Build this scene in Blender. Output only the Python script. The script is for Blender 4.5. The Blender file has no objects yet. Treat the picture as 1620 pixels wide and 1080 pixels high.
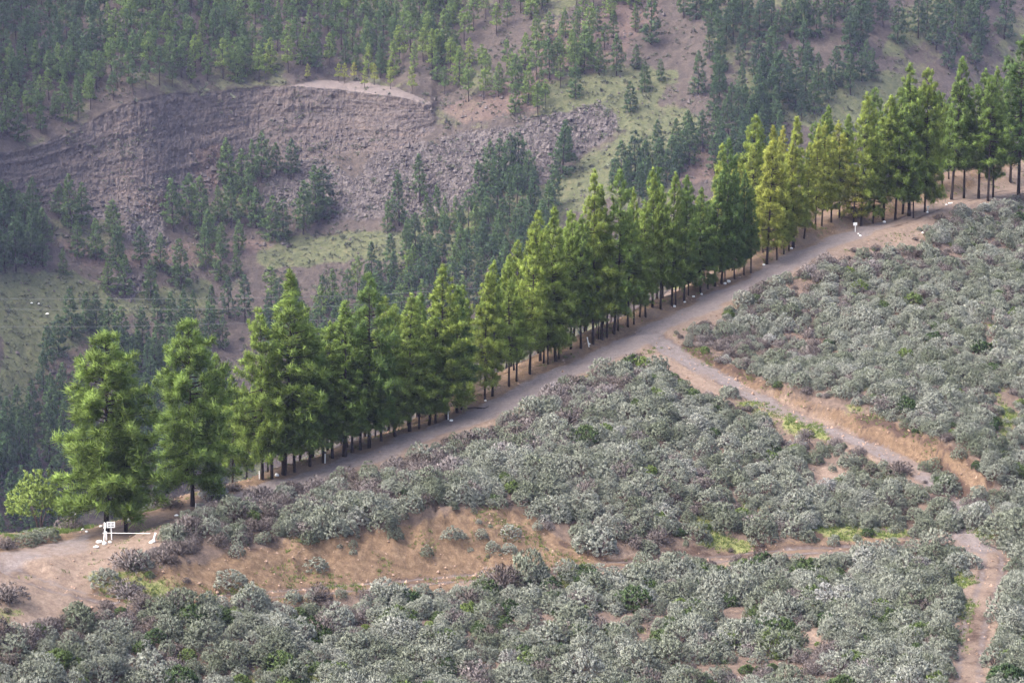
import bpy, math, random
import numpy as np

# ------------------------------------------------------------------ scene, camera, light
SC = bpy.context.scene
COL = SC.collection
random.seed(7)
RNG = np.random.default_rng(11)
R = math.radians

CAM_Z = 60.0
F = 3825.0
PITCH = R(-10.0)
cam_d = bpy.data.cameras.new("camera")
cam = bpy.data.objects.new("camera", cam_d)
COL.objects.link(cam)
cam_d.sensor_width = 36.0
cam_d.lens = 36.0 * F / 1620.0
cam_d.clip_start = 1.0
cam_d.clip_end = 5000.0
cam.location = (0, 0, CAM_Z)
cam.rotation_euler = (R(90) + PITCH, 0, 0)
SC.camera = cam

SUN_EL, SUN_AZ = R(56), R(-118)          # azimuth measured from +Y towards +X
w = bpy.data.worlds.new("World")
SC.world = w
w.use_nodes = True
nt = w.node_tree
sky = nt.nodes.new("ShaderNodeTexSky")
sky.sky_type = 'NISHITA'
sky.sun_disc = False
sky.sun_elevation = SUN_EL
sky.sun_rotation = SUN_AZ
sky.air_density = 0.9
sky.dust_density = 6.0
sky.ozone_density = 0.6
nt.links.new(sky.outputs[0], nt.nodes["Background"].inputs[0])
nt.nodes["Background"].inputs[1].default_value = 0.15
sd = bpy.data.lights.new("sun", 'SUN')
sd.energy = 1.0
sd.angle = R(40)
sd.color = (1.0, 0.985, 0.965)
sun = bpy.data.objects.new("sun", sd)
COL.objects.link(sun)
_d = np.array([math.sin(SUN_AZ) * math.cos(SUN_EL), math.cos(SUN_AZ) * math.cos(SUN_EL), math.sin(SUN_EL)])
from mathutils import Vector, Matrix, Euler
sun.rotation_euler = Vector(_d).to_track_quat('Z', 'Y').to_euler()
sun.location = (-60, 150, 120)
SC.view_settings.view_transform = 'Standard'
SC.view_settings.look = 'None'
SC.view_settings.gamma = 1.0
SC.view_settings.exposure = 2.1
SC.render.engine = 'CYCLES'
SC.cycles.max_bounces = 4
SC.cycles.diffuse_bounces = 3
SC.cycles.glossy_bounces = 1
SC.cycles.transmission_bounces = 3
SC.cycles.volume_bounces = 0
SC.cycles.transparent_max_bounces = 4
SC.cycles.use_denoising = True

# ------------------------------------------------------------------ pixel <-> world helpers (photo is 1620 x 1080)
cp, sp = math.cos(PITCH), math.sin(PITCH)

def tanE(v):
    y = (540.0 - np.asarray(v, float)) / F
    return (sp + y * cp) / (cp - y * sp)

def pix(u, v, D):
    """world point seen at photo pixel (u,v) standing D metres away along Y"""
    y = (540.0 - v) / F
    dy = cp - y * sp
    return np.array([(u - 810.0) / F * D / dy, D, CAM_Z + D * (sp + y * cp) / dy])

def to_px(P):
    P = np.atleast_2d(P)
    rel = P - np.array([0, 0, CAM_Z])
    fwd = rel[:, 1] * cp + rel[:, 2] * sp
    up = -rel[:, 1] * sp + rel[:, 2] * cp
    return np.stack([810 + F * rel[:, 0] / fwd, 540 - F * up / fwd], 1)

def hash3(ix, iy, iz, seed):
    h = (ix * 374761393 + iy * 668265263 + iz * 2147483647 + seed * 1274126177) & 0xFFFFFFFF
    h = ((h ^ (h >> 13)) * 1274126177) & 0xFFFFFFFF
    h = ((h ^ (h >> 16)) * 2246822519) & 0xFFFFFFFF
    return ((h ^ (h >> 15)) & 0xFFFFFF) / float(0xFFFFFF)

def vnoise(p, seed=0):
    p = np.asarray(p, float)
    i = np.floor(p).astype(np.int64)
    f = p - i
    f = f * f * f * (f * (f * 6 - 15) + 10)
    out = 0
    for dx in (0, 1):
        wx = f[:, 0] if dx else 1 - f[:, 0]
        for dy in (0, 1):
            wy = f[:, 1] if dy else 1 - f[:, 1]
            for dz in (0, 1):
                wz = f[:, 2] if dz else 1 - f[:, 2]
                out = out + wx * wy * wz * hash3(i[:, 0] + dx, i[:, 1] + dy, i[:, 2] + dz, seed)
    return out

def fbm(p, oct=4, seed=0, gain=0.5):
    p = np.asarray(p, float)
    s, a, n = 0, 1.0, 0
    for k in range(oct):
        s = s + a * vnoise(p * (2.03 ** k), seed + k * 17)
        n += a
        a *= gain
    return s / n

def p3(x, y, sc=1.0, z=0.0):
    x = np.asarray(x, float).ravel(); y = np.asarray(y, float).ravel()
    return np.stack([x * sc, y * sc, np.full(x.shape, z)], 1)

def inpoly(px, py, poly):
    px = np.asarray(px); py = np.asarray(py)
    ins = np.zeros(px.shape, bool)
    n = len(poly)
    for i in range(n):
        x0, y0 = poly[i]; x1, y1 = poly[(i + 1) % n]
        c = ((y0 > py) != (y1 > py)) & (px < (x1 - x0) * (py - y0) / ((y1 - y0) if y1 != y0 else 1e-9) + x0)
        ins ^= c
    return ins

def sstep(a, b, x):
    t = np.clip((x - a) / (b - a), 0, 1)
    return t * t * (3 - 2 * t)

# ------------------------------------------------------------------ near hill: height field through surveyed points
ROAD = [(-330, 985, 150), (-150, 930, 159), (0, 883, 168), (110, 864, 173), (200, 838, 179), (330, 797, 185), (450, 768, 191), (550, 735, 196),
        (640, 700, 201), (740, 663, 207), (870, 602, 216), (950, 566, 222), (1040, 518, 230), (1110, 485, 236),
        (1200, 442, 244), (1290, 396, 252), (1350, 372, 258), (1420, 352, 264), (1500, 322, 275), (1620, 300, 290), (1900, 262, 318)]
LOOP = [(20, 905, 166.5), (80, 928, 165.5), (150, 945, 165.5), (250, 948, 166.5), (450, 938, 172), (640, 922, 177), (760, 912, 179.5), (870, 902, 181), (1000, 891, 184),
        (1130, 885, 186.5), (1250, 872, 188), (1400, 866, 190), (1500, 863, 191), (1560, 872, 190), (1570, 900, 186), (1556, 950, 178), (1540, 1000, 171), (1532, 1080, 161), (1528, 1200, 150), (1520,1300,143)]
SIDE = [(1030, 530, 227.5), (1085, 568, 223), (1150, 603, 219.5), (1250, 656, 213), (1350, 696, 208), (1440, 738, 203), (1495, 785, 198), (1520, 830, 194), (1550, 868, 190)]
ROWLINE = [(-330, 955, 152), (0, 856, 170), (168, 838, 177.5), (305, 798, 184), (415, 757, 189), (526, 724, 196), (648, 682, 203), (767, 632, 210),
           (867, 576, 217), (971, 526, 226), (1063, 483, 233), (1147, 445, 240), (1229, 409, 247), (1290, 363, 255),
           (1390, 322, 267), (1530, 278, 290), (1620, 252, 306), (1900, 190, 345)]
CTRL = [ # bank tops
    (240, 885, 170.5), (420, 862, 176), (560, 840, 180), (680, 810, 183), (800, 803, 187.5), (860, 835, 186.5), (940, 878, 184.8),
    (1000, 862, 186.5), (1130, 815, 192), (1300, 825, 194), (1450, 815, 197),
    # cut over the side track
    (1065, 526, 230), (1150, 575, 222.3), (1250, 617, 215.4), (1320, 645, 212.2), (1400, 658, 210.2), (1500, 697, 204), (1570, 742, 200.3), (1600, 790, 197),
    # right hillside
    (1620, 345, 283), (1500, 400, 259), (1400, 500, 236), (1400, 430, 247.5), (1620, 450, 253), (1620, 600, 223), (1620, 720, 207.5), (1620, 800, 198),
    (1250, 570, 225.5), (1250, 520, 232), (1250, 470, 239), (1500, 600, 221), (1500, 500, 238),
    # middle hillside
    (1000, 600, 214.6), (1000, 700, 201.5), (1000, 800, 190.5), (1250, 740, 203), (820, 720, 198), (300, 838, 175), (700, 740, 195), (520, 800, 184), (1120, 680, 207), (1400, 780, 199),
    # below the loop
    (0, 1000, 160), (0, 1080, 154.5), (300, 1080, 158), (300, 985, 163.5), (680, 1080, 162), (680, 985, 170), (1000, 1080, 163), (1000, 980, 173), (1300, 1080, 162), (1300, 980, 174),
    (1620, 1080, 161.5), (1620, 980, 174), (1620, 885, 189), (680, 1300, 147), (0, 1300, 142), (1300, 1300, 146), (1620, 1300, 146), (-300, 1080, 150), (-300, 1300, 138),
    (1900, 360, 300), (1900, 600, 226), (1900, 885, 190), (1900, 1080, 164), (1900, 1300, 147)]
BANK = [(225, 905), (300, 885), (420, 858), (520, 843), (610, 832), (690, 808), (760, 800), (830, 806), (870, 835), (930, 872), (1000, 884), (1000, 898), (870, 910), (640, 935), (450, 955), (200, 960), (120, 930)]
BANK2 = [(1040, 858), (1110, 865), (1180, 858), (1300, 845), (1460, 850), (1450, 868), (1290, 880), (1150, 886), (1040, 888)]
CUT = [(1062, 530), (1100, 548), (1160, 578), (1250, 622), (1330, 648), (1400, 664), (1500, 700), (1560, 742), (1575, 775), (1530, 782), (1490, 752), (1440, 722), (1350, 690), (1250, 642), (1150, 598), (1085, 560)]
P = [pix(*c) for c in CTRL + ROAD + LOOP[2:] + SIDE[1:-1] + ROWLINE]
ROWW = np.array([pix(*c) for c in ROWLINE])
for i in range(len(ROWW)):                               # the shelf behind the row of pines
    a, b = ROWW[max(0, i - 1)], ROWW[min(len(ROWW) - 1, i + 1)]
    n = np.array([-(b - a)[1], (b - a)[0]]); n /= np.linalg.norm(n)
    for off, dz in (((4, -.9), (9, -3.2), (15, -6.8)) if ROWLINE[i][0] < 1330 and ROWLINE[i][0] > 250 else ((7, -1.3), (15, -4.0))):
        q = ROWW[i].copy(); q[:2] += n * off; q[2] += dz
        P.append(q)
P = np.array(P)
_k = [0]
for i in range(1, len(P)):
    if np.min(np.hypot(P[_k, 0] - P[i, 0], P[_k, 1] - P[i, 1])) > 1.2: _k.append(i)
P = P[_k]

def U(r2):
    return 0.5 * r2 * np.log(r2 + 1e-9)
n_ = len(P)
A_ = np.zeros((n_ + 3, n_ + 3))
A_[:n_, :n_] = U((P[:, None, 0] - P[None, :, 0]) ** 2 + (P[:, None, 1] - P[None, :, 1]) ** 2) + np.eye(n_) * 1.5
A_[:n_, n_:] = np.stack([np.ones(n_), P[:, 0], P[:, 1]], 1)
A_[n_:, :n_] = A_[:n_, n_:].T
W_ = np.linalg.solve(A_, np.concatenate([P[:, 2], np.zeros(3)]))

def tps(x, y):
    x = np.asarray(x).ravel(); y = np.asarray(y).ravel()
    out = np.empty(len(x))
    for s in range(0, len(x), 20000):
        xx, yy = x[s:s + 20000], y[s:s + 20000]
        out[s:s + 20000] = U((xx[:, None] - P[None, :, 0]) ** 2 + (yy[:, None] - P[None, :, 1]) ** 2) @ W_[:n_] + W_[n_] + W_[n_ + 1] * xx + W_[n_ + 2] * yy
    return out

def dense(poly, step=0.6):
    q = np.array([pix(*c) for c in poly])
    # Catmull-Rom through the surveyed points
    out = []
    for i in range(len(q) - 1):
        p0, p1, p2, p3_ = q[max(0, i - 1)], q[i], q[i + 1], q[min(len(q) - 1, i + 2)]
        m = max(2, int(np.linalg.norm((p2 - p1)[:2]) / step))
        for k in range(m):
            t = k / m
            out.append(0.5 * ((2 * p1) + (p2 - p0) * t + (2 * p0 - 5 * p1 + 4 * p2 - p3_) * t * t + (3 * p1 - p0 - 3 * p2 + p3_) * t ** 3))
    out.append(q[-1])
    out = np.array(out)
    z = out[:, 2].copy()
    for _ in range(12):
        z[1:-1] = (z[:-2] + z[2:] + 2 * z[1:-1]) / 4
    out[:, 2] = z
    return out

ROADW, LOOPW, SIDEW = dense(ROAD), dense(LOOP), dense(SIDE)
ROWD = dense(ROWLINE, 1.0)

def nearest(x, y, line):
    x = np.asarray(x).ravel(); y = np.asarray(y).ravel()
    d = np.empty(len(x)); z = np.empty(len(x)); ix = np.empty(len(x), int)
    for s in range(0, len(x), 20000):
        q = (x[s:s + 20000, None] - line[None, :, 0]) ** 2 + (y[s:s + 20000, None] - line[None, :, 1]) ** 2
        j = np.argmin(q, 1)
        ix[s:s + 20000] = j
        d[s:s + 20000] = np.sqrt(q[np.arange(len(j)), j]); z[s:s + 20000] = line[j, 2]
    return d, z, ix

def row_side(x, y):
    """signed metres behind the line of pines (positive: valley side)"""
    d, _, j = nearest(x, y, ROWD)
    a = ROWD[np.clip(j - 1, 0, len(ROWD) - 1)]; b = ROWD[np.clip(j + 1, 0, len(ROWD) - 1)]
    t = b - a
    s = t[:, 0] * (y - ROWD[j, 1]) - t[:, 1] * (x - ROWD[j, 0])
    return np.where(s > 0, d, -d), j

X0, X1, Y0, Y1, ST = -78.0, 92.0, 132.0, 350.0, 0.4
gx = np.arange(X0, X1, ST); gy = np.arange(Y0, Y1, ST)
GX, GY = np.meshgrid(gx, gy)
fx, fy = GX.ravel(), GY.ravel()

def base_height(x, y):
    s, j = row_side(x, y)
    over = np.maximum(0, s - 13.0)
    # points far behind are measured back on the shelf edge, then fall away
    a = ROWD[np.clip(j - 1, 0, len(ROWD) - 1)]; b = ROWD[np.clip(j + 1, 0, len(ROWD) - 1)]
    t = (b - a)[:, :2]; t /= np.linalg.norm(t, axis=1)[:, None] + 1e-9
    n = np.stack([-t[:, 1], t[:, 0]], 1)
    h = tps(x - n[:, 0] * over, y - n[:, 1] * over)
    return h - 0.62 * over - 0.004 * np.minimum(over, 20) ** 2, s

H, ROWS = base_height(fx, fy)
H = H + (fbm(p3(fx, fy, 0.22), 3, 5) - 0.5) * 0.7 * sstep(1.5, 5, nearest(fx, fy, ROADW)[0])
DR, ZR, _ = nearest(fx, fy, ROADW)
DL, ZL, _ = nearest(fx, fy, LOOPW)
DS, ZS, _ = nearest(fx, fy, SIDEW)
wob = (fbm(p3(fx, fy, 0.35), 3, 9) - 0.5)
rough = (fbm(p3(fx, fy, 0.9), 3, 21) - 0.5)
for d, z, hw, cut, fill in ((DR, ZR, 2.3, 0.55, 0.45), (DL, ZL, 1.05, 0.85, 0.5), (DS, ZS, 1.6, 2.4, 0.5)):
    if hw == 1.05: hw = 1.05 + .5 * sstep(28, 33, fx)
    e = np.maximum(0, d - hw + wob * 1.0)
    m = d < 14
    c = np.clip(H, z - e * fill, z + e * (cut + rough * 0.6))
    H = np.where(m, c, H)
H = H + (fbm(p3(fx, fy, 1.1), 2, 33) - 0.5) * 0.12
rill = np.abs(fbm(np.stack([fx * 1.7 + fy * .35, fy * 0.25, fx * 0], 1), 4, 57, .6) - .5)
bk = inpoly(*to_px(np.stack([fx, fy, H], 1)).T, BANK).astype(float) + inpoly(*to_px(np.stack([fx, fy, H], 1)).T, CUT) * 1.6
bk = np.where(ROWS < -3, bk, 0)
H = H + bk * (0.14 - rill * 1.6 + (fbm(p3(fx, fy, 1.6), 2, 61) - .5) * .32) * sstep(1.4, 2.6, np.minimum(DL, DS))
# wheel ruts in the loop track and shallow ruts in the road
H -= 0.07 * np.exp(-((DL - 0.75) / 0.22) ** 2) + 0.03 * np.exp(-((DR - 0.9) / 0.3) ** 2)
PXY = to_px(np.stack([fx, fy, H], 1))
pu, pv = PXY[:, 0], PXY[:, 1]
nz1 = fbm(p3(fx, fy, 0.25), 4, 71) - 0.5
nz2 = fbm(p3(fx, fy, 0.6), 3, 83) - 0.5
HG = H.reshape(GX.shape)

def hgt(x, y):
    x = np.atleast_1d(np.asarray(x, float)); y = np.atleast_1d(np.asarray(y, float))
    i = np.clip((x - X0) / ST, 0, len(gx) - 2.001); j = np.clip((y - Y0) / ST, 0, len(gy) - 2.001)
    i0 = i.astype(int); j0 = j.astype(int); a = i - i0; b = j - j0
    return (HG[j0, i0] * (1 - a) * (1 - b) + HG[j0, i0 + 1] * a * (1 - b) + HG[j0 + 1, i0] * (1 - a) * b + HG[j0 + 1, i0 + 1] * a * b)

_DD = np.arange(136, 345, 0.2)
def on_hill(u, v):
    """the point of the near hill seen at a photo pixel"""
    y = (540.0 - v) / F
    dy = cp - y * sp
    xs = (u - 810.0) / F / dy * _DD
    zs = CAM_Z + _DD * tanE(v)
    g = hgt(xs, _DD)
    k = np.nonzero(zs <= g)[0]
    k = k[0] if len(k) else np.argmin(zs - g)
    return np.array([xs[k], _DD[k], g[k]])

# ------------------------------------------------------------------ materials
def mat(name):
    m = bpy.data.materials.new(name)
    m.use_nodes = True
    t = m.node_tree
    b = t.nodes["Principled BSDF"]
    b.inputs["Roughness"].default_value = 0.85
    b.inputs["Specular IOR Level"].default_value = 0.15
    return m, t, b

def nd(t, kind, **kw):
    n = t.nodes.new(kind)
    for k, v in kw.items():
        setattr(n, k, v)
    return n

def attr(t, name, typ='GEOMETRY'):
    n = nd(t, "ShaderNodeAttribute", attribute_type=typ)
    n.attribute_name = name
    return n.outputs["Fac"]

def mixc(t, fac, a, b, mode='MIX'):
    n = nd(t, "ShaderNodeMix", data_type='RGBA', blend_type=mode)
    for i, val in ((0, fac), (6, a), (7, b)):
        s = n.inputs[i]
        if isinstance(val, (int, float)):
            s.default_value = val
        elif isinstance(val, tuple):
            s.default_value = (*val, 1)
        else:
            t.links.new(val, s)
    return n.outputs[2]

def math_(t, op, a, b=None, clamp=False):
    n = nd(t, "ShaderNodeMath", operation=op, use_clamp=clamp)
    for i, val in ((0, a), (1, b)):
        if val is None: continue
        if isinstance(val, (int, float)): n.inputs[i].default_value = val
        else: t.links.new(val, n.inputs[i])
    return n.outputs[0]

def noise(t, scale, detail=4, rough=0.6, vec=None):
    n = nd(t, "ShaderNodeTexNoise")
    n.inputs["Scale"].default_value = scale
    n.inputs["Detail"].default_value = detail
    n.inputs["Roughness"].default_value = rough
    if vec is None:
        g = nd(t, "ShaderNodeNewGeometry")
        vec = g.outputs["Position"]
    t.links.new(vec, n.inputs["Vector"])
    return n.outputs["Fac"]

def ramp(t, fac, stops):
    n = nd(t, "ShaderNodeValToRGB")
    e = n.color_ramp.elements
    while len(e) < len(stops): e.new(0.5)
    for i, (p, c) in enumerate(stops):
        e[i].position = p
        e[i].color = (*c, 1) if isinstance(c, tuple) else (c, c, c, 1)
    t.links.new(fac, n.inputs[0])
    return n.outputs[0]

def soft(t, m, nz, amt=0.7, lo=0.35, hi=0.65):
    """mask edge broken up by noise"""
    k = math_(t, 'MULTIPLY_ADD', nz, amt)
    k.node.inputs[2].default_value = -amt / 2
    s = math_(t, 'ADD', m, k)
    n = nd(t, "ShaderNodeMapRange", interpolation_type='SMOOTHSTEP')
    n.inputs[1].default_value = lo; n.inputs[2].default_value = hi
    t.links.new(s, n.inputs[0])
    return n.outputs[0]

def bump(t, b, h, strength, dist):
    n = nd(t, "ShaderNodeBump")
    n.inputs["Strength"].default_value = strength
    n.inputs["Distance"].default_value = dist
    t.links.new(h, n.inputs["Height"])
    t.links.new(n.outputs[0], b.inputs["Normal"])

def ground_material():
    m, t, b = mat("hill_soil")
    nA, nB, nC = noise(t, 0.35, 5), noise(t, 2.2, 5, 0.7), noise(t, 9.0, 4, 0.7)
    soil = ramp(t, nB, [(0.3, (0.055, 0.042, 0.036)), (0.7, (0.13, 0.095, 0.075))])
    dirt = ramp(t, nB, [(0.25, (0.095, 0.066, 0.052)), (0.5, (0.143, 0.107, 0.084)), (0.75, (0.20, 0.155, 0.124))])
    och = ramp(t, nB, [(0.25, (0.050, 0.033, 0.024)), (0.5, (0.112, 0.075, 0.048)), (0.75, (0.18, 0.128, 0.084))])
    grey = ramp(t, nB, [(0.25, (0.095, 0.082, 0.080)), (0.6, (0.145, 0.126, 0.123)), (0.8, (0.195, 0.168, 0.158))])
    grs = ramp(t, nC, [(0.25, (0.075, 0.085, 0.035)), (0.55, (0.135, 0.145, 0.055)), (0.8, (0.20, 0.165, 0.085))])
    c = mixc(t, soft(t, attr(t, "m_dirt"), nB), soil, dirt)
    c = mixc(t, soft(t, attr(t, "m_ochre"), nB), c, och)
    c = mixc(t, soft(t, attr(t, "m_dark_soil_shade"), nB, 0.9), c, (0.050, 0.033, 0.026))  # dark brown of ruts and track soil; also painted shade on banks and gully
    c = mixc(t, soft(t, attr(t, "m_grass"), nB, 1.2), c, grs)
    c = mixc(t, math_(t, 'MULTIPLY', soft(t, attr(t, "m_grey"), nB, 0.7, 0.22, 0.8), 0.92), c, grey)
    peb = ramp(t, nC, [(0.35, 0.75), (0.5, 1.0), (0.72, 1.3)])
    c = mixc(t, 0.8, c, peb, 'MULTIPLY')
    t.links.new(c, b.inputs["Base Color"])
    bump(t, b, nC, 0.6, 0.12)
    return m

def foliage_material(name, stops, trans=0.25, tip=(0.55, 1.25), var=0.5):
    m, t, b = mat(name)
    tint = attr(t, "tint", 'INSTANCER')
    col = ramp(t, tint, stops)
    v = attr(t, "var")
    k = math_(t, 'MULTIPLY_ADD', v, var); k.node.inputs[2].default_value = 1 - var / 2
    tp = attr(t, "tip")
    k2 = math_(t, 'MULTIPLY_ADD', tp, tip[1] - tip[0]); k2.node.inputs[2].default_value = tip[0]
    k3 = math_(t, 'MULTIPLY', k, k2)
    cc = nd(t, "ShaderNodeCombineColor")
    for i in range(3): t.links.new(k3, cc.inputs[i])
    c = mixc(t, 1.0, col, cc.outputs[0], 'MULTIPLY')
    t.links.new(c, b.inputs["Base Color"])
    b.inputs["Roughness"].default_value = 0.6
    tr = nd(t, "ShaderNodeBsdfTranslucent")
    t.links.new(c, tr.inputs[0])
    mx = nd(t, "ShaderNodeMixShader")
    mx.inputs[0].default_value = trans
    t.links.new(b.outputs[0], mx.inputs[1]); t.links.new(tr.outputs[0], mx.inputs[2])
    t.links.new(mx.outputs[0], t.nodes["Material Output"].inputs[0])
    return m

def plain(name, c, rough=0.8, sc=6.0, var=0.35, bmp=0.3):
    m, t, b = mat(name)
    n = noise(t, sc, 5)
    k = ramp(t, n, [(0.3, tuple(x * (1 - var) for x in c)), (0.7, tuple(min(1, x * (1 + var)) for x in c))])
    t.links.new(k, b.inputs["Base Color"])
    b.inputs["Roughness"].default_value = rough
    bump(t, b, n, bmp, 0.03)
    return m

M_GROUND = ground_material()
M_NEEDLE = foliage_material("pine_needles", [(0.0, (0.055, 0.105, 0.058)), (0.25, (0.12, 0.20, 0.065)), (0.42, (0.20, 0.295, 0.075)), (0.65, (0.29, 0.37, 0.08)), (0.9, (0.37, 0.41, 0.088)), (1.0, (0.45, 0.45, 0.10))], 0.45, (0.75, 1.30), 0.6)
M_BARK = plain("pine_bark", (0.028, 0.022, 0.020), 0.95, 5.0, 0.6)
M_GREY = foliage_material("grey_scrub_leaves", [(0.0, (0.19, 0.22, 0.155)), (0.35, (0.295, 0.322, 0.265)), (0.7, (0.365, 0.387, 0.342)), (1.0, (0.50, 0.50, 0.50))], 0.20, (0.78, 1.16), 0.28)
M_DRY = foliage_material("dry_scrub_twigs", [(0.0, (0.15, 0.125, 0.115)), (0.5, (0.25, 0.22, 0.215)), (1.0, (0.42, 0.39, 0.40))], 0.1, (0.6, 1.2), 0.5)
M_LUSH = foliage_material("green_scrub_leaves", [(0.0, (0.055, 0.10, 0.045)), (0.5, (0.125, 0.18, 0.07)), (1.0, (0.28, 0.38, 0.095))], 0.3, (0.5, 1.25), 0.5)
M_TWIG = plain("scrub_stems", (0.10, 0.075, 0.07), 0.9)
M_WHITE = plain("white_paint", (0.66, 0.65, 0.62), 0.6, 5.0, 0.22, 0.2)
M_DARK = plain("dark_paint", (0.04, 0.04, 0.045), 0.6)
M_WIRE = plain("cable_metal", (0.11, 0.12, 0.125), 0.5)

# ------------------------------------------------------------------ mesh + object helpers
def mesh_np(name, verts, faces, mats, attrs=None, smooth=False, midx=None):
    """faces: (n,3) or (n,4) int array"""
    me = bpy.data.meshes.new(name)
    verts = np.asarray(verts, np.float32); faces = np.asarray(faces, np.int32)
    k = faces.shape[1]
    me.vertices.add(len(verts)); me.vertices.foreach_set("co", verts.ravel())
    me.loops.add(faces.size); me.loops.foreach_set("vertex_index", faces.ravel())
    me.polygons.add(len(faces))
    me.polygons.foreach_set("loop_start", np.arange(0, faces.size, k, dtype=np.int32))
    me.polygons.foreach_set("loop_total", np.full(len(faces), k, np.int32))
    me.polygons.foreach_set("use_smooth", np.full(len(faces), smooth, bool))
    for m in (mats if isinstance(mats, (list, tuple)) else [mats]): me.materials.append(m)
    if midx is not None: me.polygons.foreach_set("material_index", np.asarray(midx, np.int32))
    for n, v in (attrs or {}).items():
        a = me.attributes.new(n, 'FLOAT', 'POINT')
        a.data.foreach_set("value", np.asarray(v, np.float32))
    me.update(calc_edges=True)
    return me

def put(name, me, parent=None, loc=None, rotz=0.0, scale=None):
    o = bpy.data.objects.new(name, me)
    COL.objects.link(o)
    if parent is not None: o.parent = parent
    if loc is not None: o.location = loc
    if rotz: o.rotation_euler = (0, 0, rotz)
    if scale is not None: o.scale = scale if isinstance(scale, (tuple, list)) else (scale,) * 3
    return o

def tag(o, label=None, cat=None, group=None, kind=None):
    if label: o["label"] = label
    if cat: o["category"] = cat
    if group: o["group"] = group
    if kind: o["kind"] = kind
    return o

class MB:
    """collects tubes, boxes and blades in one mesh"""
    def __init__(s): s.v = []; s.f = []; s.n = 0
    def add(s, v, f):
        s.v.append(np.asarray(v, float)); s.f.append(np.asarray(f, int) + s.n); s.n += len(v)
    def tube(s, pts, rad, sides=6, cap=True):
        pts = np.asarray(pts, float); rad = np.broadcast_to(np.asarray(rad, float), (len(pts),))
        d = np.gradient(pts, axis=0); d /= np.linalg.norm(d, axis=1)[:, None] + 1e-9
        ref = np.where(np.abs(d[:, 2:3]) > 0.9, np.array([[1.0, 0, 0]]), np.array([[0, 0, 1.0]]))
        a = np.cross(d, ref); a /= np.linalg.norm(a, axis=1)[:, None] + 1e-9
        b = np.cross(d, a)
        th = np.arange(sides) / sides * 2 * math.pi
        v = (pts[:, None] + rad[:, None, None] * (np.cos(th)[None, :, None] * a[:, None] + np.sin(th)[None, :, None] * b[:, None])).reshape(-1, 3)
        f = []
        for i in range(len(pts) - 1):
            for k in range(sides):
                k2 = (k + 1) % sides
                f += [(i * sides + k, i * sides + k2, (i + 1) * sides + k2), (i * sides + k, (i + 1) * sides + k2, (i + 1) * sides + k)]
        if cap:
            for base in (0, (len(pts) - 1) * sides):
                for k in range(1, sides - 1): f.append((base, base + k, base + k + 1) if base else (base, base + k + 1, base + k))
        s.add(v, f)
    def box(s, c, size, M=None):
        v = np.array([(x, y, z) for x in (-.5, .5) for y in (-.5, .5) for z in (-.5, .5)]) * np.asarray(size, float)
        if M is not None: v = v @ np.array(M.to_3x3()).T
        v = v + np.asarray(c, float)
        q = [(0, 1, 3, 2), (4, 6, 7, 5), (0, 4, 5, 1), (2, 3, 7, 6), (0, 2, 6, 4), (1, 5, 7, 3)]
        s.add(v, [t for a, b, c_, d in q for t in ((a, b, c_), (a, c_, d))])
    def mesh(s, name, mats, smooth=False, bevel=0):
        return mesh_np(name, np.concatenate(s.v), np.concatenate(s.f), mats, None, smooth)

def rand_dirs(n, rng):
    d = rng.normal(size=(n, 3)); return d / np.linalg.norm(d, axis=1)[:, None]

def blades(cen, dirs, length, width, rng):
    """one thin triangle per blade; returns verts, faces, tip"""
    n = len(cen)
    side = np.cross(dirs, rand_dirs(n, rng)); side /= np.linalg.norm(side, axis=1)[:, None] + 1e-9
    hw = (np.asarray(width) * 0.5)[:, None] if np.ndim(width) else width * 0.5
    v = np.stack([cen - side * hw, cen + side * hw, cen + dirs * np.asarray(length)[:, None]], 1).reshape(-1, 3)
    f = np.arange(3 * n).reshape(-1, 3)
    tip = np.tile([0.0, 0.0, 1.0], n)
    return v, f, tip

# ------------------------------------------------------------------ the near hill, road and tracks as one surface split in sheets
APRON = [(-40, 905), (120, 880), (190, 868), (235, 850), (262, 862), (200, 905), (140, 940), (150, 962), (90, 985), (-40, 1000)]
YARD = [(150, 868), (175, 835), (215, 812), (290, 800), (310, 812), (270, 850), (235, 870)]
TOPDIRT = [(1330, 345), (1400, 315), (1500, 280), (1700, 240), (1700, 305), (1560, 318), (1480, 338), (1440, 392), (1360, 415), (1330, 380)]
JUNC = [(975, 540), (1060, 520), (1080, 560), (1130, 600), (1160, 640), (1100, 620), (1050, 590), (985, 560)]
GRASSY = [[(1160, 640), (1200, 632), (1290, 668), (1330, 705), (1240, 690)], [(1115, 835), (1200, 858), (1190, 872), (1110, 880)], [(1290, 830), (1440, 835), (1420, 850), (1300, 852)],
          [(1320, 630), (1355, 635), (1370, 655), (1320, 655)], [(1570, 620), (1600, 610), (1595, 740), (1572, 730)], [(1530, 838), (1620, 836), (1620, 860), (1545, 855)],
          [(130, 910), (240, 900), (300, 915), (260, 950), (160, 945)], [(0, 870), (160, 838), (160, 828), (0, 850)], [(-20, 960), (45, 965), (40, 985), (-20, 985)], [(1495, 905), (1540, 890), (1530, 1000), (1500, 1060), (1510, 960)],
          [(180, 812), (290, 790), (285, 803), (200, 822)], [(300, 790), (370, 768), (370, 782), (310, 805)], [(520, 735), (640, 745), (560, 760)], [(900, 575), (985, 560), (975, 585), (880, 605)]]
BARE = [[(1240, 995), (1285, 985), (1330, 1020), (1300, 1030)], [(1560, 500), (1585, 490), (1570, 560), (1545, 560)],
        [(1275, 735), (1325, 730), (1345, 760), (1300, 765)]]
wu = pu + nz1 * 70 + nz2 * 24
wv = pv + nz2 * 20 + nz1 * 14

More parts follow.
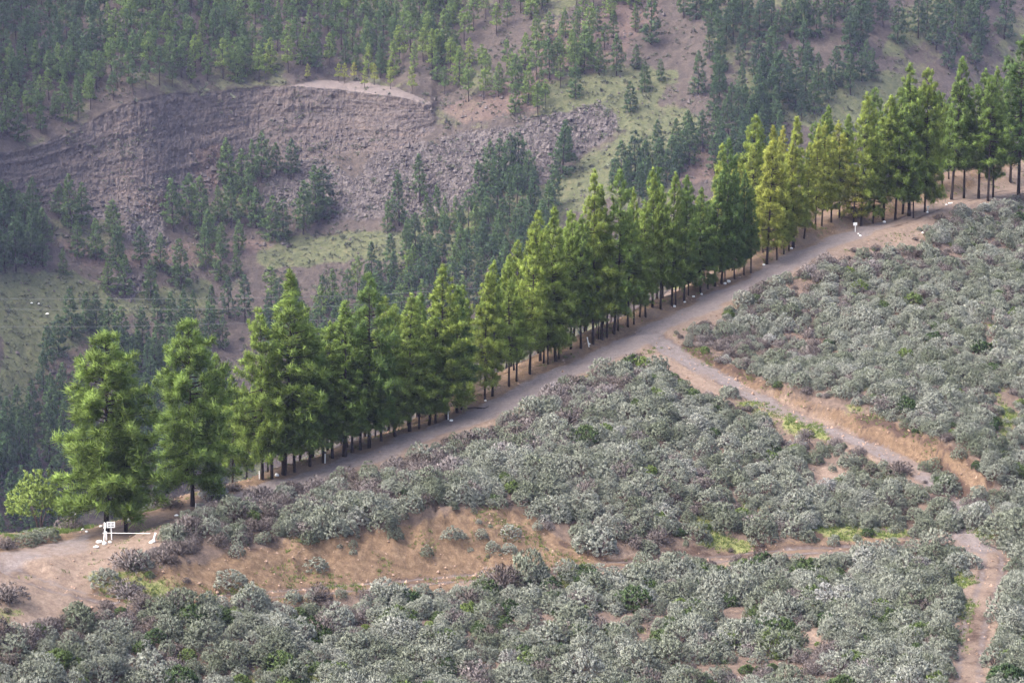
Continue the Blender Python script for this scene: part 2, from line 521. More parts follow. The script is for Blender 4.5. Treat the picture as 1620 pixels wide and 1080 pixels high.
def pmask(polys, a=None, b=None):
    m = np.zeros(len(pu), bool)
    for q in polys: m |= inpoly(wu if a is None else a, wv if b is None else b, q)
    g = m.reshape(GX.shape).astype(float)
    for _ in range(2):
        g[1:-1, 1:-1] = (g[1:-1, 1:-1] * 2 + g[:-2, 1:-1] + g[2:, 1:-1] + g[1:-1, :-2] + g[1:-1, 2:]) / 6
    return g.ravel()

m_bank = pmask([BANK, CUT])
m_ochre = np.maximum(m_bank, 0.55 * pmask([BANK2]))
front = ROWS < 1.0
m_road = 1 - sstep(2.2, 3.6, DR + wob * 1.6)
m_track = np.maximum(0.9 * (1 - sstep(1.1, 2.0, DL - .3 * sstep(28, 33, fx) + wob * 1.2)), 0.9 * (1 - sstep(1.5, 2.3, DS + wob)))
m_shelf = sstep(-4.0, -1.0, ROWS) * (1 - sstep(15, 22, ROWS))
m_dirt = np.clip(np.maximum.reduce([m_road, m_track, m_shelf, 1 - sstep(3.2, 5.0, DR + wob * 3), pmask([APRON, YARD, TOPDIRT, JUNC]), 0.8 * pmask(BARE)]), 0, 1)
streak = fbm(p3(fx, fy, 0.5, 3.0), 3, 91)
m_grey = np.clip(np.maximum((1 - sstep(0.9, 2.6, DR + wob * 2.2)) * (0.35 + 0.65 * sstep(-40, 40, pu - 330) + 0.3 * (pu < 140)) * (0.55 + streak * 0.8) * (1 - sstep(1360, 1450, pu)),
                            np.maximum(0.8 * (1 - sstep(0.8, 2.0, DS + wob)) * (0.35 + streak * .9), 0.6 * np.exp(-((DL - 0.75) / 0.35) ** 2))), 0, 1)
m_grass = pmask(GRASSY) * (.62 + .9 * (fbm(p3(fx, fy, 0.8), 3, 97) - .5))
m_grass = np.maximum(m_grass, 0.62 * sstep(0.15, 0.3, nz1) * (1 - m_dirt) * (1 - m_bank))
m_grass = np.maximum(m_grass, 0.9 * sstep(10, 20, ROWS) * (nz1 > 0.0))
m_grass *= 1 - 0.9 * m_road
m_ochre = np.maximum(m_ochre, m_shelf * (.30 + .55 * streak))
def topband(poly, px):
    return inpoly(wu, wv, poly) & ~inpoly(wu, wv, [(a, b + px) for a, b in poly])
m_dark_soil_shade = (topband(CUT, 15) | topband(BANK, 8) | inpoly(wu, wv, BANK2) & (nz2 > .06)).astype(float).reshape(GX.shape)  # dark soil band at bank tops, standing in for the undercut's shade
m_dark_soil_shade[1:-1, 1:-1] = (m_dark_soil_shade[1:-1, 1:-1] * 2 + m_dark_soil_shade[:-2, 1:-1] + m_dark_soil_shade[2:, 1:-1] + m_dark_soil_shade[1:-1, :-2] + m_dark_soil_shade[1:-1, 2:]) / 6
m_dark_soil_shade = np.maximum.reduce([m_dark_soil_shade.ravel() * .85, .75 * np.exp(-((DL - .78) / .34) ** 2) * (.45 + streak), .62 * np.exp(-((DR - .95) / .42) ** 2) * (.3 + streak * 1.1) * (m_grey < .8), .7 * np.exp(-((DS - .7) / .3) ** 2) * streak, .52 * (1 - sstep(1.2, 2.2, DS)) * (.5 + streak), .95 * (1 - sstep(1.5, 2.6, DS)) * sstep(1450, 1490, pu) * (1 - sstep(835, 860, pv)), .50 * (1 - sstep(1.0, 1.9, DL)) * (.45 + streak)])  # ruts and track soil darkened; side track's low end painted dark as gully shade
attrs = dict(m_dark_soil_shade=m_dark_soil_shade, m_dirt=m_dirt, m_ochre=m_ochre, m_grey=m_grey, m_grass=m_grass)
V3 = np.stack([fx, fy, H], 1)
ny_, nx_ = GX.shape
idx = np.arange(nx_ * ny_).reshape(ny_, nx_)
Q = np.stack([idx[:-1, :-1], idx[:-1, 1:], idx[1:, 1:], idx[1:, :-1]], -1).reshape(-1, 4)
qr = DR[Q].mean(1); ql = np.minimum(DL, DS)[Q].mean(1)
isroad = qr < 2.6
istrack = (~isroad) & (ql < 1.6)

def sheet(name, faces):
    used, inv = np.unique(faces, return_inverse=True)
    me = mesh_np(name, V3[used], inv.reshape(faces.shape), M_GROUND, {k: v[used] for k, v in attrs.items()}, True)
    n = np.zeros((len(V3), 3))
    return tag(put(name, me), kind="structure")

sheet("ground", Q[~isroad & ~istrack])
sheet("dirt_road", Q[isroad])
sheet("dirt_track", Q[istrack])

# valley sides beyond the fine sheet (coarse continuation of the same surface)
def coarse(xs, ys, name):
    gxx, gyy = np.meshgrid(xs, ys)
    h, s = base_height(gxx.ravel(), gyy.ravel())
    h = np.maximum(h, -105 + fbm(p3(gxx, gyy, 0.02), 3, 3) * 6) - 0.25
    v = np.stack([gxx.ravel(), gyy.ravel(), h], 1)
    ii = np.arange(v.shape[0]).reshape(gxx.shape)
    f = np.stack([ii[:-1, :-1], ii[:-1, 1:], ii[1:, 1:], ii[1:, :-1]], -1).reshape(-1, 4)
    c = v[f].mean(1)
    keep = ~((c[:, 0] > X0 + 2) & (c[:, 0] < X1 - 3) & (c[:, 1] > Y0 + 2) & (c[:, 1] < Y1 - 3))
    at = {k: np.zeros(len(v)) for k in attrs}
    at["m_grass"] = 0.75 * fbm(p3(gxx, gyy, 0.05), 3, 8)
    at["m_dirt"] = np.full(len(v), 0.5)
    tag(put(name, mesh_np(name, v, f[keep], M_GROUND, at, True)), kind="structure")
coarse(np.arange(-240, 261, 4.0), np.arange(20, 640, 4.0), "valley_ground")

# ------------------------------------------------------------------ the mountainside across the valley
def gauss1(a, s, axis):
    k = int(3 * s) + 1
    x = np.arange(-k, k + 1); g = np.exp(-0.5 * (x / s) ** 2); g /= g.sum()
    pad = [(0, 0)] * a.ndim; pad[axis] = (k, k)
    b = np.pad(a, pad, mode='edge')
    return np.apply_along_axis(lambda r: np.convolve(r, g, 'valid'), axis, b)

ub = np.concatenate([np.arange(-700, -60, 12.0), np.arange(-60, 1690, 1.8), np.arange(1690, 2330, 12.0)])
vb = np.concatenate([np.arange(1010, 880, -8.0), np.arange(880, 460, -3.0), np.arange(460, 90, -1.6), np.arange(90, -30, -2.5), np.arange(-30, -150, -6.0)])
BU, BV = np.meshgrid(ub, vb)                   # rows go up the slope
CLIFF_TOP = [(-200, 262), (0, 243), (50, 233), (100, 213), (160, 184), (200, 164), (260, 150), (330, 147), (420, 138), (480, 135), (560, 143), (620, 150), (660, 157), (684, 165)]
CLIFF_BOT = [(688, 208), (640, 236), (560, 240), (500, 250), (430, 262), (380, 285), (320, 310), (260, 332), (200, 340), (100, 325), (0, 335), (-200, 340)]
CLIFF = CLIFF_TOP + CLIFF_BOT
LEDGE = [(440, 136), (500, 128), (560, 129), (620, 136), (680, 160), (684, 168), (640, 154), (560, 145), (480, 137)]
SCREE = [[(200, 330), (235, 312), (268, 330), (270, 385), (240, 400), (205, 380)], [(540, 290), (600, 235), (680, 225), (745, 250), (760, 330), (640, 345), (520, 350)], [(690, 215), (830, 195), (960, 165), (985, 200), (900, 250), (850, 290), (740, 300)],
         [(420, 255), (520, 250), (560, 290), (500, 330), (400, 330)], [(0, 300), (190, 318), (190, 345), (0, 335)], [(560, 440), (610, 430), (640, 480), (580, 480)], [(170, 440), (215, 440), (210, 475), (170, 475)]]
GRASSB = [[(840, 300), (960, 240), (1010, 215), (1080, 170), (1110, 200), (1030, 290), (940, 330), (830, 345)], [(870, 130), (1000, 110), (1060, 110), (1010, 200), (930, 190), (870, 180)], [(450, 380), (620, 365), (760, 365), (700, 400), (560, 410), (440, 420)],
          [(0, 440), (130, 430), (190, 470), (160, 560), (60, 600), (0, 640)], [(0, 560), (60, 560), (40, 660), (0, 680)], [(1180, 120), (1300, 110), (1420, 120), (1420, 220), (1300, 210), (1200, 180)], [(1380, 90), (1480, 60), (1490, 10), (1420, 10)], [(640, 330), (760, 340), (850, 350), (840, 380), (640, 380)],
          [(180, 470), (330, 440), (300, 480), (200, 500)], [(400, 395), (520, 380), (500, 420), (400, 420)]]
ORANGE = [[(860, 40), (1000, 0), (1060, 0), (1000, 60), (960, 120), (860, 100)], [(690, 170), (760, 150), (900, 90), (860, 170), (740, 200)], [(80, 370), (200, 400), (330, 380), (460, 380), (330, 420), (150, 420)], [(660, 355), (740, 350), (740, 372), (660, 370)], [(1040, 250), (1120, 230), (1170, 260), (1060, 300)], [(80, 580), (140, 530), (150, 600), (70, 700)]]
bw = (fbm(p3(BU, BV, 0.012), 4, 101) - 0.5).reshape(BU.shape)
bw2 = (fbm(p3(BU, BV, 0.06), 4, 111) - 0.5).reshape(BU.shape)
du, dv = BU + bw * 60 + bw2 * 16, BV + bw2 * 14

def bmask(polys, s=1.5, raw=False):
    m = np.zeros(BU.shape, bool)
    for q in polys: m |= inpoly(BU if raw else du, BV if raw else dv, q)
    return gauss1(gauss1(m.astype(float), s, 0), s, 1)

mc = bmask([CLIFF], 1.2, True)
# the rock face shows beds: upper half steeper, a sloping ledge through the middle
bed = ((BV - np.interp(BU, *zip(*CLIFF_TOP))) / np.maximum(20, np.interp(BU, *zip(*sorted(CLIFF_BOT))) - np.interp(BU, *zip(*CLIFF_TOP))))
slope = np.full(BU.shape, 30.0) + bw * 5
slope = slope * (1 - mc) + mc * np.where(bed < 0.1, 75, np.where(bed < 0.42, 66, np.where(bed < 0.5, 54, np.where(bed < 0.75, 60, 48))))
ms = bmask(SCREE, 3)
slope += ms * (1 - mc) * 9
ml = bmask([LEDGE], 1.2, True)
slope = slope * (1 - ml) + ml * 5
mt = bmask([GRASSB[0], GRASSB[2]], 2)
slope += mt * (np.sin(BV / 3.2 + BU / 90.0 + bw * 10) * 14 - 4)
slope = gauss1(slope, 1.0, 1)
D = np.empty(BU.shape)
D[0] = 470 + 50 * (BU[0] - 0) / 1620 + 25 * np.sin(BU[0] / 260.0)
for i in range(len(vb) - 1):
    S = np.tan(np.radians(slope[i])); t0, t1 = tanE(vb[i]), tanE(vb[i + 1])
    D[i + 1] = D[i] * (S - t0) / (S - t1)
    if i % 6 == 0:
        D[i + 1] = gauss1(D[i + 1][None], 4.0, 1)[0] * 0.5 + D[i + 1] * 0.5
yb = (540.0 - BV) / F; dyb = cp - yb * sp
BX = (BU - 810) / F * D / dyb; BZ = CAM_Z + D * (sp + yb * cp) / dyb
BP = np.stack([BX, D, BZ], -1)
# rock and soil relief, pushed along the surface normal
tu = np.gradient(BP, axis=1); tv = np.gradient(BP, axis=0)
BN = np.cross(tu, tv); BN /= np.linalg.norm(BN, axis=-1)[..., None] + 1e-9
flat = BP.reshape(-1, 3)
blocky = (fbm(flat * np.array([0.62, 0.62, 0.8]), 4, 131, 0.62) - 0.5).reshape(BU.shape)
cols = np.abs(fbm(flat * np.array([0.75, 0.75, 0.13]), 3, 141, 0.6) - 0.5).reshape(BU.shape)
beds = (fbm(np.stack([BU.ravel() * .006, np.clip(bed.ravel(), -1, 2) * 11, BU.ravel() * 0], 1), 3, 151, .6) - 0.5).reshape(BU.shape)
soilr = (fbm(flat * 0.12, 4, 161) - 0.5).reshape(BU.shape)
BP = BP + BN * (mc * (blocky * 0.85 - cols * 1.4 + beds * 0.9) + np.clip(ms - mc, 0, 1) * (blocky * 1.1 - cols * 1.1) + soilr * 1.8 * (1 - mc))[..., None]
mg_ = np.clip(bmask(GRASSB, 3) + 0.30 * (fbm(p3(BU, BV, 0.02), 4, 171).reshape(BU.shape) - 0.35) + .42 * sstep(.42, .62, fbm(p3(BU, BV, 0.016), 4, 191).reshape(BU.shape)), 0, 1) * (1 - mc) * (1 - 0.6 * ms)
mo_ = np.clip(bmask(ORANGE, 4) * 0.9 + mc * sstep(0.1, 0.22, bw) * sstep(0.35, 0.6, bed), 0, 1)
ramp_pale = bmask([[(30, 80), (60, 62), (95, 46), (98, 58), (60, 78), (38, 90)]], 1.0, True)
ml = np.clip(ml + ramp_pale, 0, 1)

def hillside_material():
    m, t, b = mat("mountain_soil_and_rock")
    nA, nB, nC = noise(t, 0.08, 5), noise(t, 0.5, 5, 0.7), noise(t, 1.6, 4, 0.75)
    geo = nd(t, "ShaderNodeNewGeometry")
    mp = nd(t, "ShaderNodeMapping"); mp.inputs["Scale"].default_value = (0.05, 0.05, 1.3)
    t.links.new(geo.outputs["Position"], mp.inputs[0])
    nBed = noise(t, 1.0, 4, 0.6, mp.outputs[0])
    mp2 = nd(t, "ShaderNodeMapping"); mp2.inputs["Scale"].default_value = (1.0, 0.6, 0.3)
    t.links.new(geo.outputs["Position"], mp2.inputs[0])
    vor = nd(t, "ShaderNodeTexVoronoi"); vor.inputs["Scale"].default_value = 1.6
    t.links.new(mp2.outputs[0], vor.inputs["Vector"])
    floor = ramp(t, nB, [(0.25, (0.029, 0.025, 0.022)), (0.5, (0.054, 0.044, 0.038)), (0.8, (0.092, 0.074, 0.060))])
    rock = ramp(t, nB, [(0.2, (0.040, 0.035, 0.034)), (0.45, (0.075, 0.065, 0.061)), (0.8, (0.115, 0.098, 0.088))])
    rock = mixc(t, 0.55, rock, ramp(t, nBed, [(0.3, (0.75, 0.72, 0.72)), (0.5, (1, 1, 1)), (0.7, (1.2, 1.1, 1.0))]), 'MULTIPLY')
    cx = nd(t, "ShaderNodeCombineXYZ")
    t.links.new(math_(t, 'MULTIPLY', attr(t, "bed"), 16.0), cx.inputs[0]); t.links.new(math_(t, 'MULTIPLY', attr(t, "across"), 0.7), cx.inputs[1])
    nS = noise(t, 1.0, 5, 0.65, cx.outputs[0])
    cy = nd(t, "ShaderNodeCombineXYZ")
    t.links.new(math_(t, 'MULTIPLY', attr(t, "across"), 26.0), cy.inputs[0]); t.links.new(math_(t, 'MULTIPLY', attr(t, "bed"), 5.0), cy.inputs[1])
    nV = noise(t, 1.0, 4, 0.65, cy.outputs[0])
    rock = mixc(t, 0.85, rock, ramp(t, nV, [(0.32, (0.42, 0.40, 0.41)), (0.45, (0.95, 0.95, 0.95)), (0.7, (1.2, 1.16, 1.12))]), 'MULTIPLY')
    rock = mixc(t, 0.6, rock, ramp(t, nS, [(0.30, (0.50, 0.48, 0.50)), (0.42, (0.95, 0.95, 0.97)), (0.6, (1.08, 1.0, 0.98)), (0.75, (1.4, 1.2, 1.08))]), 'MULTIPLY')
    scree = ramp(t, vor.outputs["Color"], [(0.1, (0.030, 0.026, 0.026)), (0.5, (0.062, 0.054, 0.052)), (0.9, (0.118, 0.103, 0.097))])
    grs = ramp(t, nB, [(0.25, (0.036, 0.042, 0.023)), (0.5, (0.068, 0.076, 0.037)), (0.75, (0.105, 0.098, 0.055))])
    org = ramp(t, nB, [(0.25, (0.070, 0.048, 0.041)), (0.6, (0.105, 0.074, 0.062)), (0.8, (0.15, 0.108, 0.088))])
    c = mixc(t, soft(t, attr(t, "grass"), nB, 0.9, 0.3, 0.6), floor, grs)
    c = mixc(t, soft(t, attr(t, "scree"), nB, 0.9), c, scree)
    c = mixc(t, soft(t, attr(t, "rock"), nB, 0.5), c, rock)
    c = mixc(t, math_(t, 'MULTIPLY', soft(t, attr(t, "orange"), nB, 0.9), 0.75), c, org)
    c = mixc(t, soft(t, attr(t, "pale"), nB, 0.5), c, (0.135, 0.112, 0.102))
    c = mixc(t, 0.85, c, ramp(t, nC, [(0.3, 0.55), (0.5, 1.0), (0.72, 1.4)]), 'MULTIPLY')
    t.links.new(c, b.inputs["Base Color"])
    bump(t, b, nC, 0.8, 0.6)
    return m
M_HILL = hillside_material()
ib = np.arange(BU.size).reshape(BU.shape)
FB = np.stack([ib[:-1, :-1], ib[:-1, 1:], ib[1:, 1:], ib[1:, :-1]], -1).reshape(-1, 4)
hill_me = mesh_np("mountainside", BP.reshape(-1, 3), FB, M_HILL, dict(grass=mg_.ravel(), rock=mc.ravel(), scree=ms.ravel(), orange=mo_.ravel(), pale=ml.ravel(), bed=bed.ravel(), across=BU.ravel() / 100.0), True)
rk = np.clip(mc + ms, 0, 1).ravel()[FB].mean(1) > .5
hill_me.polygons.foreach_set("use_smooth", ~rk)
tag(put("mountainside", hill_me), kind="structure")

def on_far(u, v):
    i = np.clip(np.interp(-v, -vb, np.arange(len(vb))), 0, len(vb) - 1.001)
    j = np.clip(np.interp(u, ub, np.arange(len(ub))), 0, len(ub) - 1.001)
    i0, j0 = int(i), int(j); a, b_ = i - i0, j - j0
    return BP[i0, j0] * (1 - a) * (1 - b_) + BP[i0, j0 + 1] * (1 - a) * b_ + BP[i0 + 1, j0] * a * (1 - b_) + BP[i0 + 1, j0 + 1] * a * b_

# ------------------------------------------------------------------ pines
def pine_meshes(name, seed, H=14.0, Rm=3.0, cb=0.25, p=0.8, pr=0.42, step=0.55, nb=(4, 6), bl=34, lead=0.0, bw_=0.05, gap=0.0, trunk_r=0.18, psp=0.55, branches=True, irregular=0.25):
    rng = np.random.default_rng(seed)
    bend = rng.normal(size=2) * 0.15
    def axis(z): q = z / H; return np.array([bend[0] * math.sin(q * 3), bend[1] * math.sin(q * 2.3), z])
    tr = MB()
    zz = np.linspace(-0.6, H * 0.97, 9)
    tr.tube([axis(z) for z in zz], [trunk_r * (1.25 if z < 0 else 1) * max(0.10, 1 - max(z, 0) / H * 0.93) for z in zz], 7)
    C, Dr, Rd = [], [], []
    lobes = rng.uniform(0, 2 * math.pi, 3)
    z = cb * H
    az = rng.uniform(0, 6.28)
    while z < H * 0.985:
        t = (z - cb * H) / (H * (1 - cb))
        prof = (1 - t) ** p * (0.72 + 0.28 * min(1, t / 0.15))
        if lead and t > 1 - lead: prof = min(prof, 0.16 * (1 - t) / lead + 0.04)
        rr = Rm * prof
        n = rng.integers(nb[0], nb[1] + 1) if t < 0.85 else 3
        for _ in range(n):
            az += 2.39996 + rng.normal() * 0.3
            L = rr * rng.uniform(1 - irregular * 1.6, 1 + irregular * 0.6) * (1 + 0.17 * math.sin(az + lobes[0] + t * 2) + 0.10 * math.sin(2 * az + lobes[1] + t * 4))
            if rng.random() < gap: continue
            L = max(L, 0.12)
            el = R(-8 + 42 * t + rng.normal() * 7)
            h = np.array([math.cos(az), math.sin(az), 0])
            b0 = axis(z + rng.normal() * 0.12)
            end = b0 + h * L * math.cos(el) + np.array([0, 0, L * math.sin(el)])
            mid = b0 * 0.5 + end * 0.5 - np.array([0, 0, L * 0.07])
            if branches and L > 0.7:
                tr.tube([b0, mid, end], [0.045 * (0.6 + L / 4), 0.03, 0.012], 3, False)
            k = max(1, int(L * 0.72 / psp + 0.5))
            for i in range(k):
                f = 1 - 0.68 * i / max(k, 1) - rng.uniform(0, 0.06)
                side = np.array([-h[1], h[0], 0]) * rng.normal() * 0.32 * min(1, L / 1.5) * (1 if i else 0.5)
                c = b0 * (1 - f) ** 2 + 2 * mid * f * (1 - f) + end * f * f + side + np.array([0, 0, rng.normal() * 0.07])
                C.append(c); Dr.append(h * 0.8 + np.array([0, 0, 0.55])); Rd.append(pr * rng.uniform(0.72, 1.25) * (1 - 0.35 * t))
        z += step * rng.uniform(0.75, 1.25) * (1 - 0.35 * t)
    C.append(axis(H)); Dr.append(np.array([0, 0, 1.6])); Rd.append(pr * 0.6)
    if branches:                                            # a few dead branches on the bare stem
        for _ in range(7):
            a = rng.uniform(0, 6.28); zb = rng.uniform(0.10, cb + 0.05) * H; L = rng.uniform(0.5, 1.6)
            h = np.array([math.cos(a), math.sin(a), rng.uniform(-0.3, 0.1)])
            tr.tube([axis(zb), axis(zb) + h * L * 0.5, axis(zb) + h * L + np.array([0, 0, 0.12])], [0.035, 0.02, 0.008], 3, False)
    C = np.array(C); Dr = np.array(Dr); Rd = np.array(Rd)
    cc = np.repeat(C, bl, 0); rd = np.repeat(Rd, bl)
    dirs = rand_dirs(len(cc), rng) * 0.95 + np.repeat(Dr, bl, 0) * 0.50 + np.array([0, 0, .12])
    dirs /= np.linalg.norm(dirs, axis=1)[:, None]
    st = cc + dirs * (rd * 0.12)[:, None] + rng.normal(size=cc.shape) * (rd * 0.24)[:, None]
    ln = rd * rng.uniform(0.55, 1.0, len(cc))
    v, f, tip = blades(st, dirs, ln, bw_ * rng.uniform(0.7, 1.3, len(cc)), rng)
    var = np.repeat(np.repeat(rng.uniform(0, 1, len(C)), bl), 3)
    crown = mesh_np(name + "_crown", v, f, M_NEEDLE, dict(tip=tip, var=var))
    # shade each tuft of needles as a round brush: normals lean away from the twig it grows on
    nrm = (st + dirs * (ln * 0.5)[:, None] - cc); nrm /= np.linalg.norm(nrm, axis=1)[:, None] + 1e-9
    nrm = nrm * 0.75 + rand_dirs(len(cc), rng) * 0.25 + np.array([0, 0, 0.15])
    nrm /= np.linalg.norm(nrm, axis=1)[:, None]
    crown.normals_split_custom_set_from_vertices(np.repeat(nrm, 3, 0).tolist())
    return tr.mesh(name + "_trunk", M_BARK, True), crown, H

PINES = dict(
    broad=[pine_meshes("broad_pine", 1, Rm=4.1, cb=0.15, p=0.60, pr=0.65, step=0.55, bl=108, bw_=0.058, irregular=0.30, psp=0.52),
           pine_meshes("broad_pine", 2, Rm=4.0, cb=0.18, p=0.70, pr=0.61, step=0.60, bl=95, bw_=0.058, irregular=0.36, gap=0.10, psp=0.55)],
    cone=[pine_meshes("cone_pine", 3, Rm=3.3, cb=0.14, p=0.74, pr=0.55, step=0.52, bl=85, bw_=0.058, psp=0.5),
          pine_meshes("cone_pine", 4, Rm=3.1, cb=0.18, p=0.80, pr=0.53, step=0.52, bl=85, bw_=0.058, psp=0.5, irregular=0.32),
          pine_meshes("cone_pine", 5, Rm=3.4, cb=0.20, p=0.68, pr=0.55, step=0.52, bl=85, bw_=0.058, psp=0.5, gap=0.08, irregular=0.32),
          pine_meshes("cone_pine", 13, Rm=3.2, cb=0.17, p=0.60, pr=0.57, step=0.56, bl=85, bw_=0.058, psp=0.52, gap=0.14, irregular=0.45),
          pine_meshes("cone_pine", 14, Rm=3.2, cb=0.22, p=0.90, pr=0.51, step=0.50, bl=78, bw_=0.058, psp=0.5, irregular=0.40)],
    slim=[pine_meshes("slim_pine", 6, Rm=2.5, cb=0.20, p=0.80, pr=0.49, step=0.5, bl=78, bw_=0.058, psp=0.48),
          pine_meshes("slim_pine", 7, Rm=2.6, cb=0.24, p=0.72, pr=0.51, step=0.5, bl=78, bw_=0.058, psp=0.48, gap=0.1)],
    leader=[pine_meshes("leader_pine", 8, Rm=2.9, cb=0.16, p=0.6, pr=0.51, step=0.5, bl=81, bw_=0.058, psp=0.5, lead=0.22)],
    bare=[pine_meshes("bare_pine", 9, Rm=2.9, cb=0.32, p=0.62, pr=0.51, step=0.52, bl=81, bw_=0.058, psp=0.5, gap=0.12, irregular=0.36),
          pine_meshes("bare_pine", 10, Rm=3.1, cb=0.28, p=0.70, pr=0.53, step=0.52, bl=81, bw_=0.058, psp=0.5, irregular=0.36)],
    young=[pine_meshes("young_pine", 12, H=7, Rm=1.9, cb=0.18, p=0.8, pr=0.43, step=0.45, bl=74, bw_=0.07, trunk_r=0.12)])
FAR = dict(cone=[pine_meshes("far_pine", 21 + k, H=12, Rm=3.0 + 0.4 * (k % 2), cb=0.10 + 0.07 * (k % 3), p=0.68, pr=0.80, step=0.72, nb=(4, 6), bl=22, bw_=0.20, psp=0.7, branches=False, irregular=0.35, gap=0.06, trunk_r=0.22) for k in range(4)],
           slim=[pine_meshes("far_pine", 31 + k, H=12, Rm=2.3, cb=0.15 + 0.1 * k, p=0.66, pr=0.74, step=0.7, nb=(4, 5), bl=22, bw_=0.20, psp=0.7, branches=False, irregular=0.4, trunk_r=0.2) for k in range(2)],
           bare=[pine_meshes("far_pine", 41 + k, H=12, Rm=2.6, cb=0.38, p=0.5, pr=0.80, step=0.75, nb=(4, 5), bl=22, bw_=0.20, psp=0.7, branches=False, irregular=0.45, gap=0.08, trunk_r=0.2) for k in range(2)])

def plant_pine(lib, kind, k, pos, height, label, group, tint, wide=1.0, rot=None):
    tm, cm, h0 = lib[kind][k % len(lib[kind])]
    o = bpy.data.objects.new("pine_tree", None)
    COL.objects.link(o)
    o.empty_display_size = 0.5
    o.location = pos
    s = height / h0
    o.scale = (s * wide, s * wide, s)
    o.rotation_euler = (random.gauss(0, 0.02), random.gauss(0, 0.02), random.uniform(0, 6.28) if rot is None else rot)
    tag(o, label, "pine tree", group)
    a = put("trunk", tm, o); b = put("crown", cm, o)
    b["tint"] = float(tint)
    return o

def ordinal(n):
    return f"{n}{'th' if 10 <= n % 100 <= 20 else {1: 'st', 2: 'nd', 3: 'rd'}.get(n % 10, 'th')}"

# front row: trunk foot (x, y), crown top y, shape, tint, width
FRONT = [(168, 843, 535, 'broad', .42, 1.10), (199, 842, 600, 'cone', .42, .95), (305, 801, 514, 'broad', .42, .95), (415, 759, 496, 'broad', .46, .78), (430, 757, 560, 'cone', .4, 1), (449, 751, 436, 'leader', .36, 1.0), (466, 747, 540, 'cone', .4, .9), (490, 737, 511, 'cone', .38, .85), (512, 732, 560, 'slim', .4, 1.1),
         (526, 725, 512, 'cone', .42, .9), (545, 722, 480, 'slim', .40, 1.0), (557, 715, 570, 'slim', .5, 1.2), (570, 712, 530, 'cone', .42, .9), (584, 709, 440, 'broad', .30, .80), (603, 698, 540, 'cone', .5, .9), (625, 690, 492, 'cone', .46, .9), (648, 683, 470, 'cone', .48, .95), (663, 679, 560, 'slim', .4, 1.1), (679, 673, 505, 'cone', .40, .95),
         (689, 670, 545, 'slim', .45, 1.2), (707, 663, 423, 'cone', .60, .85), (723, 653, 455, 'cone', .30, .9), (730, 648, 530, 'bare', .4, 1.0), (767, 633, 438, 'cone', .58, .9), (779, 627, 415, 'cone', .55, .85), (805, 612, 420, 'bare', .5, 1.0), (817, 604, 470, 'bare', .45, 1.1), (838, 592, 343, 'cone', .6, .85), (860, 575, 400, 'cone', .45, .8),
         (867, 577, 440, 'slim', .42, 1.1), (879, 572, 333, 'cone', .52, .85), (884, 568, 420, 'slim', .4, 1.0), (903, 553, 345, 'cone', .45, .8), (919, 552, 345, 'bare', .42, 1.0), (938, 543, 275, 'cone', .58, .7), (947, 538, 420, 'bare', .6, 1.0), (952, 537, 300, 'slim', .5, 1.0), (960, 533, 360, 'slim', .5, 1.0), (971, 528, 275, 'cone', .42, .75), (978, 523, 390, 'bare', .4, 1.0),
         (993, 517, 340, 'bare', .45, 1.0), (1003, 513, 303, 'cone', .58, .7), (1012, 502, 380, 'slim', .5, 1.0), (1021, 502, 330, 'bare', .45, .95), (1032, 487, 272, 'cone', .55, .8), (1045, 490, 300, 'slim', .5, 1.0), (1063, 485, 280, 'cone', .42, .75), (1069, 482, 340, 'slim', .38, 1.0), (1082, 477, 283, 'cone', .36, .75), (1089, 468, 350, 'bare', .42, 1.0),
         (1108, 463, 302, 'cone', .36, .9), (1120, 458, 330, 'bare', .36, .9), (1131, 453, 282, 'slim', .30, 1.1), (1141, 450, 228, 'cone', .26, .85), (1147, 447, 330, 'cone', .3, .8), (1162, 442, 265, 'cone', .30, .75), (1177, 435, 275, 'cone', .25, .75), (1188, 433, 300, 'slim', .3, 1.0), (1213, 418, 206, 'leader', .86, .85), (1229, 411, 246, 'cone', .70, .95), (1240, 402, 280, 'slim', .75, 1.0),
         (1248, 397, 230, 'cone', .84, .8), (1255, 392, 195, 'slim', .72, 1.0), (1272, 378, 233, 'cone', .82, .9), (1290, 363, 203, 'cone', .86, .8), (1300, 358, 200, 'bare', .80, .9), (1315, 352, 225, 'slim', .8, 1.0), (1328, 346, 198, 'bare', .88, 1.0), (1350, 353, 268, 'young', .95, 1.3), (1362, 358, 155, 'bare', .62, .9), (1381, 354, 212, 'cone', .52, .85), (1397, 349, 160, 'slim', .55, 1.2),
         (1416, 348, 150, 'cone', .40, .9), (1428, 339, 135, 'cone', .28, .9), (1438, 342, 112, 'cone', .48, .95), (1445, 345, 220, 'slim', .4, 1.0), (1463, 336, 120, 'broad', .48, .70), (1505, 316, 102, 'slim', .36, 1.1), (1525, 314, 150, 'bare', .34, 1.0), (1548, 314, 120, 'bare', .36, 1.1), (1563, 318, 130, 'bare', .34, 1.0), (1571, 313, 117, 'cone', .38, .9), (1598, 288, 110, 'bare', .3, 1.0), (1611, 314, 72, 'bare', .26, 1.1), (1628, 300, 60, 'cone', .28, 1.0)]
LOOK = {'broad': 'broad bushy', 'cone': 'cone shaped', 'slim': 'narrow', 'leader': 'spire topped', 'bare': 'high crowned', 'young': 'small young'}
def shade(t): return 'dark green' if t < .34 else 'mid green' if t < .5 else 'light green' if t < .66 else 'yellow green'
HEADS = [None]
foots = []
